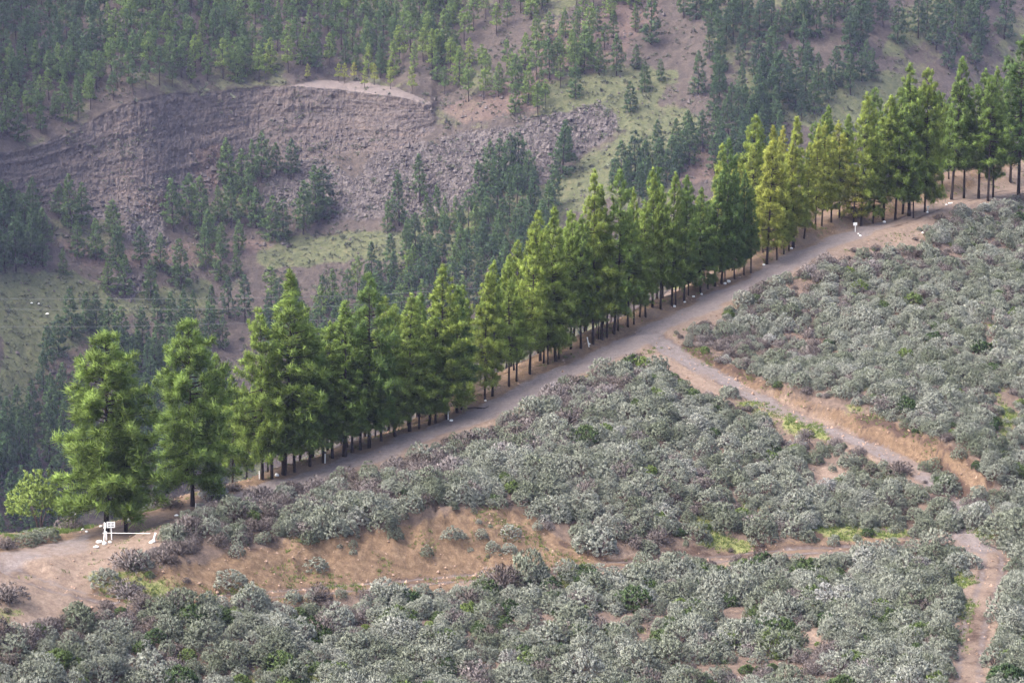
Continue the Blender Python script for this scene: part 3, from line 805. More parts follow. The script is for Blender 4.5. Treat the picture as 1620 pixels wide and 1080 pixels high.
for i, (u, v, top, kind, tint, wide) in enumerate(FRONT):
    if u > 500: wide *= (.84, .74, .92, .78)[i % 4] if u > 740 else (1.08, .98, 1.15, 1.02)[i % 4]
    q = on_hill(u, v)
    d3 = np.linalg.norm(q - [0, 0, CAM_Z])
    h = (v - top) / F * d3 / math.cos(R(11))
    foots.append((q, h))
    ext = {'bare': 'long bare trunk', 'leader': 'thin leading shoot', 'young': 'pale low crown'}.get(kind, 'dark trunk')
    plant_pine(PINES, kind, i, q - [0, 0, .05], h, f"{LOOK[kind]} {shade(tint)} pine, {ordinal(i + 1)} trunk of the roadside row from the white barrier", "pines along the edge of the dirt road", tint + .05 + random.uniform(-.05, .05), wide)

# pines on the shelf behind the front row
nback = 0
for i in range(4, len(foots)):
    for r_ in range(1):
        q, h = foots[i]
        j = int(np.argmin(np.hypot(ROWD[:, 0] - q[0], ROWD[:, 1] - q[1])))
        tdir = ROWD[min(j + 2, len(ROWD) - 1)] - ROWD[max(j - 2, 0)]; tdir = tdir[:2] / np.linalg.norm(tdir[:2])
        n = np.array([-tdir[1], tdir[0]])
        if foots[i][0][1] > 262: off = random.uniform(5, 14)
        else: off = (2.8, 5.5, 8.5)[i % 3] + random.uniform(-.8, .8)
        xy = q[:2] + n * off + tdir * random.uniform(-.8, .8)
        z = hgt(xy[0], xy[1])[0]
        base = to_px(np.array([xy[0], xy[1], z]))[0]
        hh = min(h, 14.0) * random.uniform(.66, .90) + (q[2] - z) * 0.6
        if FRONT[i][3] in ('leader', 'young') or h < 7.5: hh = 10.5 + (q[2] - z) * 0.5
        tint = FRONT[i][4] + random.uniform(-.06, .12)
        kd = ('cone', 'bare', 'slim', 'bare')[i % 4]
        nback += 1
        plant_pine(PINES, kd, i + 3, (xy[0], xy[1], z - .05), hh, f"{LOOK[kd]} {shade(tint)} pine half hidden behind the {ordinal(i + 1)} roadside trunk from the white barrier", "pines standing behind the roadside row", tint, random.uniform(.72, .9))
print("near pines", len(FRONT), nback)

# ------------------------------------------------------------------ scattering many small plants as one object (stuff)
def scatter(name, pts, rot, scl, tint, which, protos):
    """protos: list of lists of mesh objects; points carry rotation, scale, tint and which plant stands there"""
    me = bpy.data.meshes.new(name + "_points")
    me.from_pydata([tuple(p) for p in pts], [], [])
    for n, v in (("rotz", rot), ("size", scl), ("tint", tint)):
        a = me.attributes.new(n, 'FLOAT', 'POINT'); a.data.foreach_set("value", np.asarray(v, np.float32))
    a = me.attributes.new("which", 'INT', 'POINT'); a.data.foreach_set("value", np.asarray(which, np.int32))
    g = bpy.data.node_groups.new(name + "_scatter", 'GeometryNodeTree')
    g.interface.new_socket("Geometry", in_out='INPUT', socket_type='NodeSocketGeometry')
    g.interface.new_socket("Geometry", in_out='OUTPUT', socket_type='NodeSocketGeometry')
    N, L = g.nodes, g.links
    gi, go = N.new("NodeGroupInput"), N.new("NodeGroupOutput")
    def named(n, typ):
        x = N.new("GeometryNodeInputNamedAttribute"); x.data_type = typ; x.inputs[0].default_value = n
        return x.outputs[0]
    jall = N.new("GeometryNodeGeometryToInstance")
    pts_n = N.new("GeometryNodeInstanceOnPoints")
    for pr in reversed(protos):
        gj = N.new("GeometryNodeJoinGeometry")
        for ob in pr:
            oi = N.new("GeometryNodeObjectInfo"); oi.transform_space = 'ORIGINAL'; oi.inputs[0].default_value = ob
            L.new(oi.outputs["Geometry"], gj.inputs[0])
        g2 = N.new("GeometryNodeGeometryToInstance")
        L.new(gj.outputs[0], g2.inputs[0])
        L.new(g2.outputs[0], jall.inputs[0])
    N.remove(jall)
    join = N.new("GeometryNodeJoinGeometry")
    for x in [n for n in N if n.bl_idname == "GeometryNodeGeometryToInstance"]:
        L.new(x.outputs[0], join.inputs[0])
    L.new(gi.outputs[0], pts_n.inputs["Points"])
    L.new(join.outputs[0], pts_n.inputs["Instance"])
    pts_n.inputs["Pick Instance"].default_value = True
    L.new(named("which", 'INT'), pts_n.inputs["Instance Index"])
    cx = N.new("ShaderNodeCombineXYZ"); L.new(named("rotz", 'FLOAT'), cx.inputs[2])
    L.new(cx.outputs[0], pts_n.inputs["Rotation"])
    L.new(named("size", 'FLOAT'), pts_n.inputs["Scale"])
    L.new(pts_n.outputs[0], go.inputs[0])
    o = put(name, me)
    md = o.modifiers.new("scatter", 'NODES'); md.node_group = g
    return tag(o, kind="stuff")

# ------------------------------------------------------------------ far pines
FARLIST = [  # foot (u, v), height in the photo, shape, tint, where
    *[(u, v, h, 'cone', t, "on the slope left below the rock cliff") for u, v, h, t in ((113, 362, 80, .2), (93, 345, 50, .2), (130, 352, 60, .25), (68, 395, 62, .2), (125, 405, 55, .3), (152, 410, 62, .3), (182, 380, 60, .25), (183, 425, 65, .2), (100, 436, 40, .25), (190, 430, 50, .3), (222, 420, 58, .15), (30, 358, 52, .15), (10, 400, 75, .1), (25, 430, 80, .1), (48, 420, 62, .15), (5, 350, 60, .15), (253, 430, 58, .25))],
    *[(u, v, h, 'cone', t, "in the grove below the middle of the rock cliff") for u, v, h, t in ((275, 365, 78, .25), (300, 355, 75, .25), (320, 370, 85, .35), (345, 350, 55, .3), (365, 360, 72, .2), (395, 345, 75, .25), (405, 360, 60, .3), (430, 378, 66, .3), (448, 378, 60, .2), (480, 370, 80, .2), (500, 352, 85, .2), (512, 345, 80, .1), (360, 300, 75, .3), (385, 310, 70, .3), (415, 290, 75, .2), (460, 282, 60, .15), (400, 282, 58, .25), (438, 275, 48, .2), (330, 395, 60, .3), (352, 410, 55, .25), (378, 402, 52, .3))],
    *[(u, v, h, 'cone', t, "on the grass terrace under the grove") for u, v, h, t in ((198, 468, 60, .3), (172, 462, 50, .3), (238, 472, 58, .2), (287, 453, 72, .2), (325, 422, 65, .25), (350, 442, 60, .3), (375, 437, 50, .3))],
    *[(u, v, h, 'slim', t, "below the pale scree") for u, v, h, t in ((632, 357, 82, .2), (663, 318, 72, .15), (692, 362, 66, .2), (676, 366, 55, .3), (613, 368, 52, .35), (704, 368, 55, .3), (722, 362, 50, .35), (645, 385, 40, .3))],
    *[(u, v, h, 'cone', t, "in the dark clump right of the scree") for u, v, h, t in ((775, 300, 72, .15), (790, 306, 82, .15), (805, 310, 92, .1), (820, 300, 85, .1), (835, 308, 66, .15), (757, 316, 62, .2), (890, 281, 86, .1), (893, 250, 55, .15))],
    *[(u, v, h, 'cone', t, "scattered over the bare middle slope") for u, v, h, t in ((870, 128, 62, .25), (911, 156, 52, .2), (948, 119, 55, .35), (925, 116, 72, .35), (975, 121, 62, .2), (1007, 108, 36, .2), (1020, 146, 46, .15), (1046, 130, 34, .2), (997, 178, 46, .15), (1030, 70, 72, .15), (1005, 50, 38, .3), (945, 48, 36, .3), (970, 62, 42, .2), (932, 80, 50, .4), (905, 95, 45, .45), (895, 60, 45, .35), (1105, 152, 66, .15), (1137, 142, 52, .15), (1082, 30, 55, .2), (850, 75, 50, .45), (830, 110, 55, .45), (815, 150, 60, .35))],
    *[(u, v, h, 'cone', t, "on the hazy slope behind the roadside crowns") for u, v, h, t in ((1005, 286, 76, .1), (983, 288, 62, .15), (1040, 248, 56, .15), (1075, 280, 52, .15), (1090, 262, 70, .15), (1112, 242, 62, .15), (1130, 232, 58, .15), (1152, 215, 60, .1), (1200, 182, 68, .12), (1232, 172, 84, .1), (1258, 172, 62, .12), (1180, 200, 60, .12), (1060, 272, 55, .15), (1145, 262, 60, .1), (1175, 258, 60, .1))],
    *[(u, v, h, 'cone', t, "on the upper right slope") for u, v, h, t in ((1230, 76, 55, .15), (1290, 62, 62, .12), (1320, 140, 62, .1), (1342, 131, 55, .1), (1380, 124, 46, .1), (1360, 80, 82, .1), (1420, 70, 62, .08), (1452, 62, 62, .08), (1480, 80, 66, .08), (1500, 110, 60, .1), (1345, 85, 60, .1), (1270, 100, 60, .12), (1250, 60, 58, .12), (1160, 60, 60, .12), (1135, 85, 62, .12), (1215, 130, 60, .12), (1545, 70, 75, .05), (1590, 60, 75, .05))],
    *[(u, v, h, 'cone', t, "on the lower slope left of the roadside pines") for u, v, h, t in ((113, 534, 72, .12), (92, 564, 62, .12), (135, 522, 56, .15), (153, 532, 62, .15), (172, 547, 72, .12), (73, 584, 66, .05), (70, 618, 62, .08), (80, 655, 62, .1), (55, 665, 62, .1), (35, 740, 75, .1), (12, 770, 80, .08), (55, 790, 75, .12), (20, 825, 75, .1))],
    *[(u, v, h, 'slim', t, "under the cables behind the first roadside crowns") for u, v, h, t in ((250, 526, 62, .15), (272, 532, 66, .15), (290, 522, 62, .15), (306, 512, 50, .2), (335, 516, 62, .15), (353, 553, 56, .2), (362, 506, 66, .12), (388, 512, 72, .12), (210, 600, 66, .12), (232, 610, 66, .15), (262, 598, 60, .15))],
    *[(u, v, h, 'bare', t, "on the pale ledge of the cliff top") for u, v, h, t in ((545, 132, 30, .9), (560, 128, 28, .95), (592, 134, 32, .85), (536, 130, 28, .8), (487, 128, 26, .9), (577, 138, 26, .7), (652, 148, 40, .65), (618, 142, 34, .7))]]
SEEN = {}
for u, v, h, kd, ti, where in sorted(FARLIST, key=lambda r: (r[5], r[0])):
    q = on_far(u, v)
    m = h * 1.06 / F * np.linalg.norm(q - [0, 0, CAM_Z])
    SEEN[where] = SEEN.get(where, 0) + 1
    plant_pine(FAR, kd, SEEN[where] * 7 + int(u), q - [0, 0, .3], m, f"{'yellow green' if ti > .6 else 'hazy dark' if ti < .2 else 'hazy green'} pine, {ordinal(SEEN[where])} from left {where}", "pines on the far mountainside " + where, (ti if ti > .6 else ti * .8) + random.uniform(-.04, .04), random.uniform(.85, 1.1))
print("far pines", len(FARLIST))
ZONES = [([(-60, -70), (760, -70), (720, 60), (690, 120), (640, 124), (480, 122), (330, 138), (260, 141), (200, 153), (100, 203), (0, 233), (-60, 236)], 22, (42, 64), ('bare', 'cone', 'bare', 'slim'), (.14, .42), 0.0),
         ([(640, -70), (1060, -70), (980, 60), (900, 130), (850, 190), (700, 200), (690, 130)], 29, (42, 62), ('bare', 'cone'), (.25, .55), .38),
         ([(1080, -70), (1700, -70), (1700, 280), (1500, 150), (1400, 80), (1350, 150), (1260, 200), (1160, 230), (1090, 150)], 30, (48, 70), ('cone', 'cone', 'slim'), (.05, .2), .50),
         ([(420, 475), (470, 500), (540, 482), (600, 440), (640, 405), (700, 405), (745, 350), (800, 330), (880, 330), (860, 420), (720, 520), (560, 580), (420, 580)], 27, (58, 74), ('cone', 'slim', 'bare'), (.08, .25), 0.0),
         ([(-60, 640), (60, 680), (110, 620), (180, 560), (330, 540), (430, 560), (430, 700), (220, 810), (0, 880), (-60, 880)], 32, (60, 78), ('cone', 'slim'), (.08, .22), .3),
         ([(970, 300), (1060, 250), (1180, 200), (1230, 190), (1240, 280), (1000, 330)], 24, (50, 68), ('cone', 'slim'), (.08, .2), .3),
         ([(-60, 330), (60, 345), (70, 430), (-60, 440)], 24, (50, 70), ('cone',), (.08, .2), .2)]
keys = [(k, i) for k in FAR for i in range(len(FAR[k]))]
proto_of = {}
for o in [x for x in bpy.data.objects if x.name.startswith("pine_tree")]:
    kids = list(o.children)
    for k, i in keys:
        if any(c.data == FAR[k][i][0] for c in kids) and (k, i) not in proto_of: proto_of[(k, i)] = kids
keys = [k for k in keys if k in proto_of]
pts, rz, sc, ti, wh = [], [], [], [], []
taken = [(u, v) for u, v, *_ in FARLIST]
for poly, sp_, (h0, h1), kinds, (t0, t1), thr in ZONES:
    us = [p[0] for p in poly]; vs = [p[1] for p in poly]
    own = []
    for _ in range(6000):
        u, v = random.uniform(min(us), max(us)), random.uniform(min(vs), max(vs))
        if not inpoly(np.array([u]), np.array([v]), poly)[0]: continue
        if thr and vnoise(np.array([[u / 55, v / 45, 4.0]]), 77)[0] < thr: continue
        if any((u - a) ** 2 + ((v - b) * 1.25) ** 2 < (sp_ * .8) ** 2 for a, b in own): continue
        if any((u - a) ** 2 + (v - b) ** 2 < 14 ** 2 for a, b in taken): continue
        own.append((u, v))
        q = on_far(u, v)
        want = random.choice(kinds)
        k = [x for x in keys if x[0] == want] or keys
        k = random.choice(k)
        tt = random.uniform(t0, t1)
        if u < 170 and v < 120: tt *= .35
        if 300 < u < 760 and v > 95 and random.random() < .3: tt += .25
        tt *= .82
        pts.append(q - [0, 0, .3]); rz.append(random.uniform(0, 6.28)); ti.append(tt); wh.append(keys.index(k))
        sc.append(random.uniform(h0, h1) / F * np.linalg.norm(q - [0, 0, CAM_Z]) / 12.0)
forest = scatter("far_pine_forest", pts, rz, sc, ti, wh, [proto_of[k] for k in keys])
print("forest", len(pts))

# ------------------------------------------------------------------ scrub
def shrub_meshes(name, seed, Rr=0.95, Hh=1.05, nt_=230, bl=24, ln=(.08, .16), bw_=0.036, m=M_GREY, nst=26, up=0.5, inner=0.3, longs=0):
    rng = np.random.default_rng(seed)
    d = rand_dirs(nt_ * 2, rng); d = d[d[:, 2] > -0.12][:nt_]
    lump = 0.72 + 0.5 * vnoise(d * 1.7 + seed * 3.1, seed)
    rad = np.where(rng.random(len(d)) < inner, rng.uniform(.55, .85, len(d)), rng.uniform(.92, 1.06, len(d)))
    c = d * (lump * rad)[:, None] * np.array([Rr, Rr, Hh]) + np.array([0, 0, 0.10 * Hh])
    cc = np.repeat(c, bl, 0)
    nd_ = np.repeat(d, bl, 0) * 0.75 + np.array([0, 0, up]) + rand_dirs(len(cc), rng) * 0.85
    nd_ /= np.linalg.norm(nd_, axis=1)[:, None]
    L = rng.uniform(*ln, len(cc))
    v, f, tip = blades(cc + rng.normal(size=cc.shape) * 0.03, nd_, L, bw_ * rng.uniform(.7, 1.3, len(cc)), rng)
    var = np.repeat(np.repeat(rng.uniform(0, 1, len(c)), bl), 3)
    nr = np.repeat(d, bl, 0) * 0.6 + nd_ * 0.3 + rand_dirs(len(cc), rng) * 0.2 + np.array([0, 0, .15]); nr /= np.linalg.norm(nr, axis=1)[:, None]
    nr = np.repeat(nr, 3, 0)
    if longs:                                             # dry sprays standing out of the bush
        e = rand_dirs(longs * 2, rng); e[:, 2] = np.abs(e[:, 2]) + 0.25; e /= np.linalg.norm(e, axis=1)[:, None]
        v2, f2, t2 = blades(e * rng.uniform(.1, .5, len(e))[:, None] * np.array([Rr, Rr, Hh]), e, rng.uniform(.5, .95, len(e)) * Rr * 1.05, 0.035, rng)
        f = np.concatenate([f, f2 + len(v)]); v = np.concatenate([v, v2]); tip = np.concatenate([tip, t2]); var = np.concatenate([var, np.repeat(rng.uniform(0, .7, len(e)), 3)])
        nr = np.concatenate([nr, np.repeat(e * .6 + rand_dirs(len(e), rng) * .5, 3, 0)])
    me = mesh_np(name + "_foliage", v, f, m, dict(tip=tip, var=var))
    me.normals_split_custom_set_from_vertices((nr / (np.linalg.norm(nr, axis=1)[:, None] + 1e-9)).tolist())
    st = MB()
    for _ in range(nst):
        a = rng.uniform(0, 6.28); e = rng.uniform(.35, 1.3)
        h = np.array([math.cos(a) * math.cos(e) * Rr, math.sin(a) * math.cos(e) * Rr, math.sin(e) * Hh]) * rng.uniform(.75, 1.0)
        st.tube([np.array([h[0] * .08, h[1] * .08, -.15]), h * .5 + rng.normal(size=3) * .04, h], [.028, .018, .006], 3, False)
    return me, st.mesh(name + "_stems", M_TWIG, False)

SHRUB = dict(
    grey=[shrub_meshes("grey_shrub", 50 + k, Hh=0.95 + .12 * (k % 3), nt_=200 + 30 * (k % 2)) for k in range(5)],
    dry=[shrub_meshes("dry_shrub", 70 + k, nt_=150, bl=9, ln=(.10, .2), bw_=.04, m=M_DRY, nst=34, longs=130, Hh=0.9) for k in range(3)],
    lush=[shrub_meshes("lush_shrub", 80 + k, nt_=230, bl=14, ln=(.12, .2), bw_=.06, m=M_LUSH, Hh=0.85) for k in range(2)])
SHRUB_GROUP = dict(grey="silvery grey scrub bushes", dry="dry twiggy scrub bushes", lush="green scrub bushes")

def plant_shrub(kind, k, pos, scale, label, tint, flat=1.0, rot=None, group=None, name="shrub"):
    fm, sm = SHRUB[kind][k % len(SHRUB[kind])]
    o = put(name, fm, None, pos, random.uniform(0, 6.28) if rot is None else rot, (scale, scale, scale * flat))
    o["tint"] = float(tint)
    tag(o, label, "shrub", group)
    put("stems", sm, o)
    return o

# where the scrub grows on the near hill
sx = np.arange(-62, 78, 0.74); sy = np.arange(138, 300, 0.74)
SX, SY = np.meshgrid(sx, sy)
SX = (SX + RNG.uniform(-.42, .42, SX.shape)).ravel(); SY = (SY + RNG.uniform(-.42, .42, SY.shape)).ravel()
SZ = hgt(SX, SY)
SP = to_px(np.stack([SX, SY, SZ], 1))
su, sv = SP[:, 0], SP[:, 1]
dR, dL, dS = (nearest(SX, SY, l)[0] for l in (ROADW, LOOPW, SIDEW))
rs = row_side(SX, SY)[0]
sn = fbm(p3(SX, SY, .14), 3, 201); sn2 = fbm(p3(SX, SY, .4), 3, 211)
ju, jv = su + (sn2 - .5) * 50, sv + (sn - .5) * 24
ok = (su > -60) & (su < 1690) & (sv < 1135) & (rs < -2)
ok &= dR > np.where((su > 1060) & (su < 1320), 2.7, 3.2) + (sn2 - .5) * 2.6
ok &= dL > np.where(SX > 31, 1.6, 1.40) + (sn2 - .5) * 1.0
ok &= dS > np.where((su > 1460) & (sv < 846), .55, 1.8) + (sn2 - .5) * .8
prob = np.full(len(SX), 0.95)
prob[inpoly(ju, jv, BANK) | inpoly(su, sv, [(140, 915), (300, 895), (430, 868), (560, 850), (680, 818), (800, 812), (860, 845), (960, 885), (880, 905), (640, 930), (400, 945), (200, 955)])] = 0.17
prob[inpoly(ju, jv, CUT)] = 0.04
prob[inpoly(ju, jv, BANK2)] = 0.40
for q in (APRON, YARD, JUNC): prob[inpoly(su, sv, q)] = 0.0
prob[inpoly(ju, jv, TOPDIRT)] = 0.07
for q in BARE: prob[inpoly(ju, jv, q)] = 0.12
for q in GRASSY: prob[inpoly(ju, jv, q)] = 0.22
prob[(sn > .62)] *= .72
prob[inpoly(ju, jv, [(860, 930), (1260, 930), (1300, 1080), (880, 1080)])] *= .60
ok &= RNG.random(len(SX)) < prob
sparse = prob < .5
SX, SY, SZ, su, sv, dR, sn, sn2, sparse, rs = (a[ok] for a in (SX, SY, SZ, su, sv, dR, sn, sn2, sparse, rs))
ns = len(SX)
rnd_zone = inpoly(su, sv, [(860, 925), (1270, 915), (1330, 1080), (860, 1080)])
pdry = 0.06 + 0.55 * (1 - sstep(4, 14, dR)) * np.where(su < 1000, 1, .6) + 0.30 * sstep(.55, .7, sn)
plush = 0.03 + 0.05 * (sv > 900) + .05 * rnd_zone
r01 = RNG.random(ns)
kindi = np.where(r01 < plush, 2, np.where(r01 < plush + pdry, 1, 0))
size = np.where(rnd_zone, 1.2, 1.0) * np.clip(RNG.lognormal(-.42, .33, ns), .32, 1.3) * np.where(sparse, RNG.uniform(.3, .75, ns), 1.0) * np.where((su > 1050) & (sv < 780), .88, 1.04)
stint = np.clip(np.where(kindi == 2, RNG.uniform(.1, .8, ns), .32 + (sn2 - .5) * 1.0 + RNG.normal(0, .12, ns)), 0, 1)
dist = np.sqrt(SX ** 2 + SY ** 2 + (SZ - CAM_Z) ** 2)
inview = (su > 5) & (su < 1615) & (sv < 1078)
score = np.where(inview, size / dist, 0)
order = np.argsort(-score)[:262]
single = np.zeros(ns, bool); single[order] = True
KN = ('grey', 'dry', 'lush')

def where_is(u, v, k):
    if v > 930 and u < 880: return "in the dense scrub below the ochre bank"
    if u > 1560 and v > 880: return "right of the rutted track"
    if v > 885: return "between the curved track and the bottom edge"
    if u > 1060 and v < 0.42 * (u - 1060) + 535: return "on the hillside above the eroded side track"
    return "on the hillside between the road and the lower track"
LK = dict(grey="rounded silvery grey shrub", dry="dry purplish twiggy shrub", lush="small green leafy shrub")
for i in np.nonzero(single)[0]:
    k = KN[kindi[i]]
    a = where_is(su[i], sv[i], k)
    plant_shrub(k, int(i), (SX[i], SY[i], SZ[i] - .05), float(size[i]), f"{LK[k]} {a}", stint[i], 1.0, None, f"{SHRUB_GROUP[k]} {a}")
protos, wh = [], []
first = {}
for k in KN:
    for j in range(len(SHRUB[k])):
        for o in COL.objects:
            if o.type == 'MESH' and o.data == SHRUB[k][j][0]:
                first[(k, j)] = len(protos); protos.append([o, o.children[0]]); break
rest = np.nonzero(~single)[0]
fallback = 0
for i in rest:
    k = KN[kindi[i]]
    wh.append(first.get((k, int(i) % len(SHRUB[k])), fallback))
scrub = scatter("scrub", np.stack([SX, SY, SZ - .05], 1)[rest], RNG.uniform(0, 6.28, len(rest)), size[rest], stint[rest], wh, protos)
print("shrubs", ns, "single", int(single.sum()))

# ------------------------------------------------------------------ single bushes that stand out
SPECIAL = [ # u, v of the foot, width px, kind, tint, flatness, label
    (848, 736, 34, 'lush', 1.0, .6, "bright lime green low bush alone in the grey scrub beside the road"),
    (1272, 905, 56, 'lush', .45, .75, "wide leafy green bush by the lower track, right of the other green ones"),
    (1176, 900, 40, 'lush', .6, .7, "leafy green bush at the edge of the lower track, leftmost of four"),
    (1212, 918, 46, 'lush', .45, .75, "dense green bush between two others below the lower track"),
    (1112, 930, 48, 'lush', .2, .8, "tall dark green bush among grey shrubs under the lower track"),
    (1128, 952, 26, 'lush', .3, .8, "small dark green bush below the tall dark green one"),
    (1310, 990, 44, 'lush', .15, .85, "dark green round bush in the grey scrub near the bare patch"),
    (1190, 957, 30, 'lush', .25, .8, "small dark green ball of a bush in the lower scrub"),
    (1250, 955, 32, 'lush', .5, .6, "low olive green bush below the wide leafy one"),
    (1375, 1052, 52, 'lush', .7, .5, "flat bright green clump near the bottom edge left of the rutted track"),
    (1500, 872, 30, 'lush', .5, .7, "green bush at the corner of the two tracks"),
    (292, 978, 42, 'lush', .7, .7, "fern like bright green clump in the foreground scrub on the left"),
    (772, 938, 44, 'lush', .35, 1.0, "upright green bush beside a dry brown bush at the track"),
    (838, 915, 66, 'grey', .15, 1.2, "tall grey green bush at the edge of the lower track"),
    (795, 928, 70, 'dry', .15, .9, "dry brown leafless bush beside the lower track"),
    (625, 985, 66, 'lush', .55, .7, "olive green bush in the foreground scrub below the ochre bank"),
    (912, 1005, 44, 'lush', .3, .8, "dark green bush beside reddish bare soil in the foreground"),
    (1142, 815, 32, 'lush', .15, .8, "dark green bush at the foot of the grey hillside"),
    (1550, 556, 40, 'lush', .12, .8, "dark green bush beside the bare gap high on the right hillside"),
    (1476, 540, 34, 'lush', .15, .8, "dark green bush in the grey scrub high on the right hillside"),
    (1567, 672, 34, 'lush', .2, .8, "green bush below the bare gap on the right hillside"),
    (200, 945, 62, 'dry', .55, .8, "dry purple grey bush at the left end of the ochre bank"),
    (165, 925, 46, 'grey', .45, .7, "pale grey bush over bright green grass by the dirt apron"),
    (205, 898, 60, 'dry', .45, .9, "upright twiggy bush in front of the white barrier"),
    (12, 950, 62, 'dry', .4, .8, "dark twiggy bush at the left edge below the road"),
    (500, 900, 42, 'grey', .4, .7, "small grey bush alone on the ochre bank, left of centre"),
    (715, 850, 36, 'grey', .4, .7, "small grey bush near the top of the ochre bank"),
    (808, 850, 34, 'grey', .5, .8, "pale small bush on the right part of the ochre bank"),
    (806, 872, 30, 'grey', .5, .8, "pale small bush low on the right part of the ochre bank"),
    (360, 925, 60, 'grey', .45, .6, "spreading grey bush on the lower ochre bank at its left"),
    (944, 870, 66, 'grey', .65, .9, "large pale grey bush at the right end of the ochre bank"),
    (1385, 395, 20, 'dry', .3, .8, "lone dark twiggy bush on the bare dirt near the white sign"),
    (110, 838, 44, 'dry', .3, .9, "purple grey bush on the verge left of the barrier"),
    (70, 852, 50, 'grey', .15, .6, "dark grey green bush on the left verge of the road"),
    (40, 860, 46, 'grey', .1, .6, "low dark green grey bush nearer the left edge of the picture"),
    (8, 866, 40, 'dry', .3, .8, "dry bush at the very left end of the verge"),
    (238, 806, 40, 'grey', .2, .7, "grey green bush behind the little box on a post"),
    (268, 802, 46, 'dry', .35, .7, "dark purple bush behind the verge between first and third trunk"),
    (345, 786, 36, 'grey', .35, .7, "grey bush right of the third roadside trunk"),
    (365, 776, 40, 'dry', .4, .6, "purple grey bush before the third and fourth roadside trunks")]
for k, (u, v, wpx, kd, ti, fl, lab) in enumerate(SPECIAL):
    q = on_hill(u, v)
    plant_shrub(kd, k, q - [0, 0, .06], wpx / F * np.linalg.norm(q - [0, 0, CAM_Z]) / 1.9, lab, ti, fl)

# big soft bush at the mouth of the side track
fm = shrub_meshes("broad_bush", 95, Rr=3.0, Hh=2.3, nt_=1500, bl=14, ln=(.16, .28), bw_=.05, m=M_GREY, nst=50, inner=.35)
q = on_hill(1600, 852)
o = put("bush", fm[0], None, q + [0.6, 0, -.2]); o["tint"] = 0.16
tag(o, "broad soft olive grey bush spreading over green grass at the right edge", "bush"); put("stems", fm[1], o)
# leafy light green tree behind the first pine, and the one in white blossom
fm = shrub_meshes("leafy_tree", 96, Rr=2.0, Hh=2.6, nt_=520, bl=14, ln=(.16, .30), bw_=.09, m=M_LUSH, nst=40, inner=.45)
q = on_hill(75, 838)
qq = q + np.array([-1.2, 3.0, 0]); qq[2] = hgt(qq[0], qq[1])[0]
o = put("leafy_tree", None, None, qq + [0, 0, .0])
tag(o, "light green leafy small tree left of the first pine", "tree")
c = put("crown", fm[0], o, (0, 0, 1.6)); c["tint"] = 0.95
tm = MB()
for a in range(5):
    tm.tube([(0.05 * a, 0, -.8), (.25 * math.cos(a * 1.3), .25 * math.sin(a * 1.3), .8), (.9 * math.cos(a * 1.3), .9 * math.sin(a * 1.3), 2.6)], [.09, .06, .02], 6)
put("trunk", tm.mesh("leafy_tree_trunk", M_TWIG, True), o)
fm = shrub_meshes("blossom_bush", 97, Rr=1.1, Hh=1.7, nt_=330, bl=10, ln=(.10, .2), bw_=.06, m=M_GREY, nst=30, inner=.4, longs=60)
q = on_hill(327, 796)
qq = q + np.array([0.3, 1.6, 0]); qq[2] = hgt(qq[0], qq[1])[0]
o = put("bush", fm[0], None, qq); o["tint"] = 1.0
tag(o, "pale bush in whitish blossom right of the third roadside trunk", "bush"); put("stems", fm[1], o)

# ------------------------------------------------------------------ grass tufts (uncountable)
def grass_points(n, polys, seed, lo=0):
    rng = np.random.default_rng(seed)
    w8 = (np.clip(m_grass - 0.25, 0, 1) + .22 * np.clip(m_bank, 0, 1) * (nz2 > .07) + .10 * (DR > 2.6) * (DR < 4.2) * (nz2 > .05)) * (pu > -60) * (pu < 1690) * (pv < 1140) * (ROWS < 14)
    w8 = w8 / w8.sum()
    i = rng.choice(len(fx), n, p=w8)
    return np.stack([fx[i] + rng.uniform(-.25, .25, n), fy[i] + rng.uniform(-.25, .25, n)], 1)
gp = grass_points(11000, None, 5)
gz = hgt(gp[:, 0], gp[:, 1])
nbl = 7
rg = np.random.default_rng(8)
base = np.repeat(np.stack([gp[:, 0], gp[:, 1], gz - .02], 1), nbl, 0)
dr = rand_dirs(len(base), rg); dr[:, 2] = np.abs(dr[:, 2]) + .9; dr /= np.linalg.norm(dr, axis=1)[:, None]
v, f, tip = blades(base + rg.normal(size=base.shape) * [.07, .07, 0], dr, rg.uniform(.10, .34, len(base)), .045, rg)
M_GRASS = foliage_material("grass_blades", [(0.0, (0.12, 0.17, 0.045)), (0.5, (0.17, 0.22, 0.06)), (1.0, (0.24, 0.25, 0.08))], 0.3, (0.6, 1.2), 0.7)
tag(put("grass", mesh_np("grass", v, f, M_GRASS, dict(tip=tip, var=np.repeat(np.repeat(rg.random(len(gp)), nbl), 3)))), kind="stuff")

# low scrub dotted over the far mountainside (uncountable)
rg = np.random.default_rng(18)
def far_scrub(n):
    P_, T_ = [], []
    while len(P_) < n:
        u, v = rg.uniform(-40, 1660), rg.uniform(-25, 800)
        i = int(np.clip(np.interp(-v, -vb, np.arange(len(vb))), 0, len(vb) - 2)); j = int(np.clip(np.interp(u, ub, np.arange(len(ub))), 0, len(ub) - 2))
        p_ = .35 + .55 * mg_[i, j] + .3 * ms[i, j] - .15 * mc[i, j]
        if vnoise(np.array([[u / 40, v / 22, 1.]]), 5)[0] * 1.2 > 1.1 * p_ + .15: continue
        P_.append(BP[i, j]); T_.append(rg.random())
    return np.array(P_), np.array(T_)
fp, ft = far_scrub(13000)
nbl = 16
rsz = np.repeat(rg.lognormal(-.6, .45, len(fp)), nbl)
dr = rand_dirs(len(rsz), rg); dr[:, 2] = np.abs(dr[:, 2]); 
cc = np.repeat(fp, nbl, 0) + dr * (rsz * .35)[:, None]
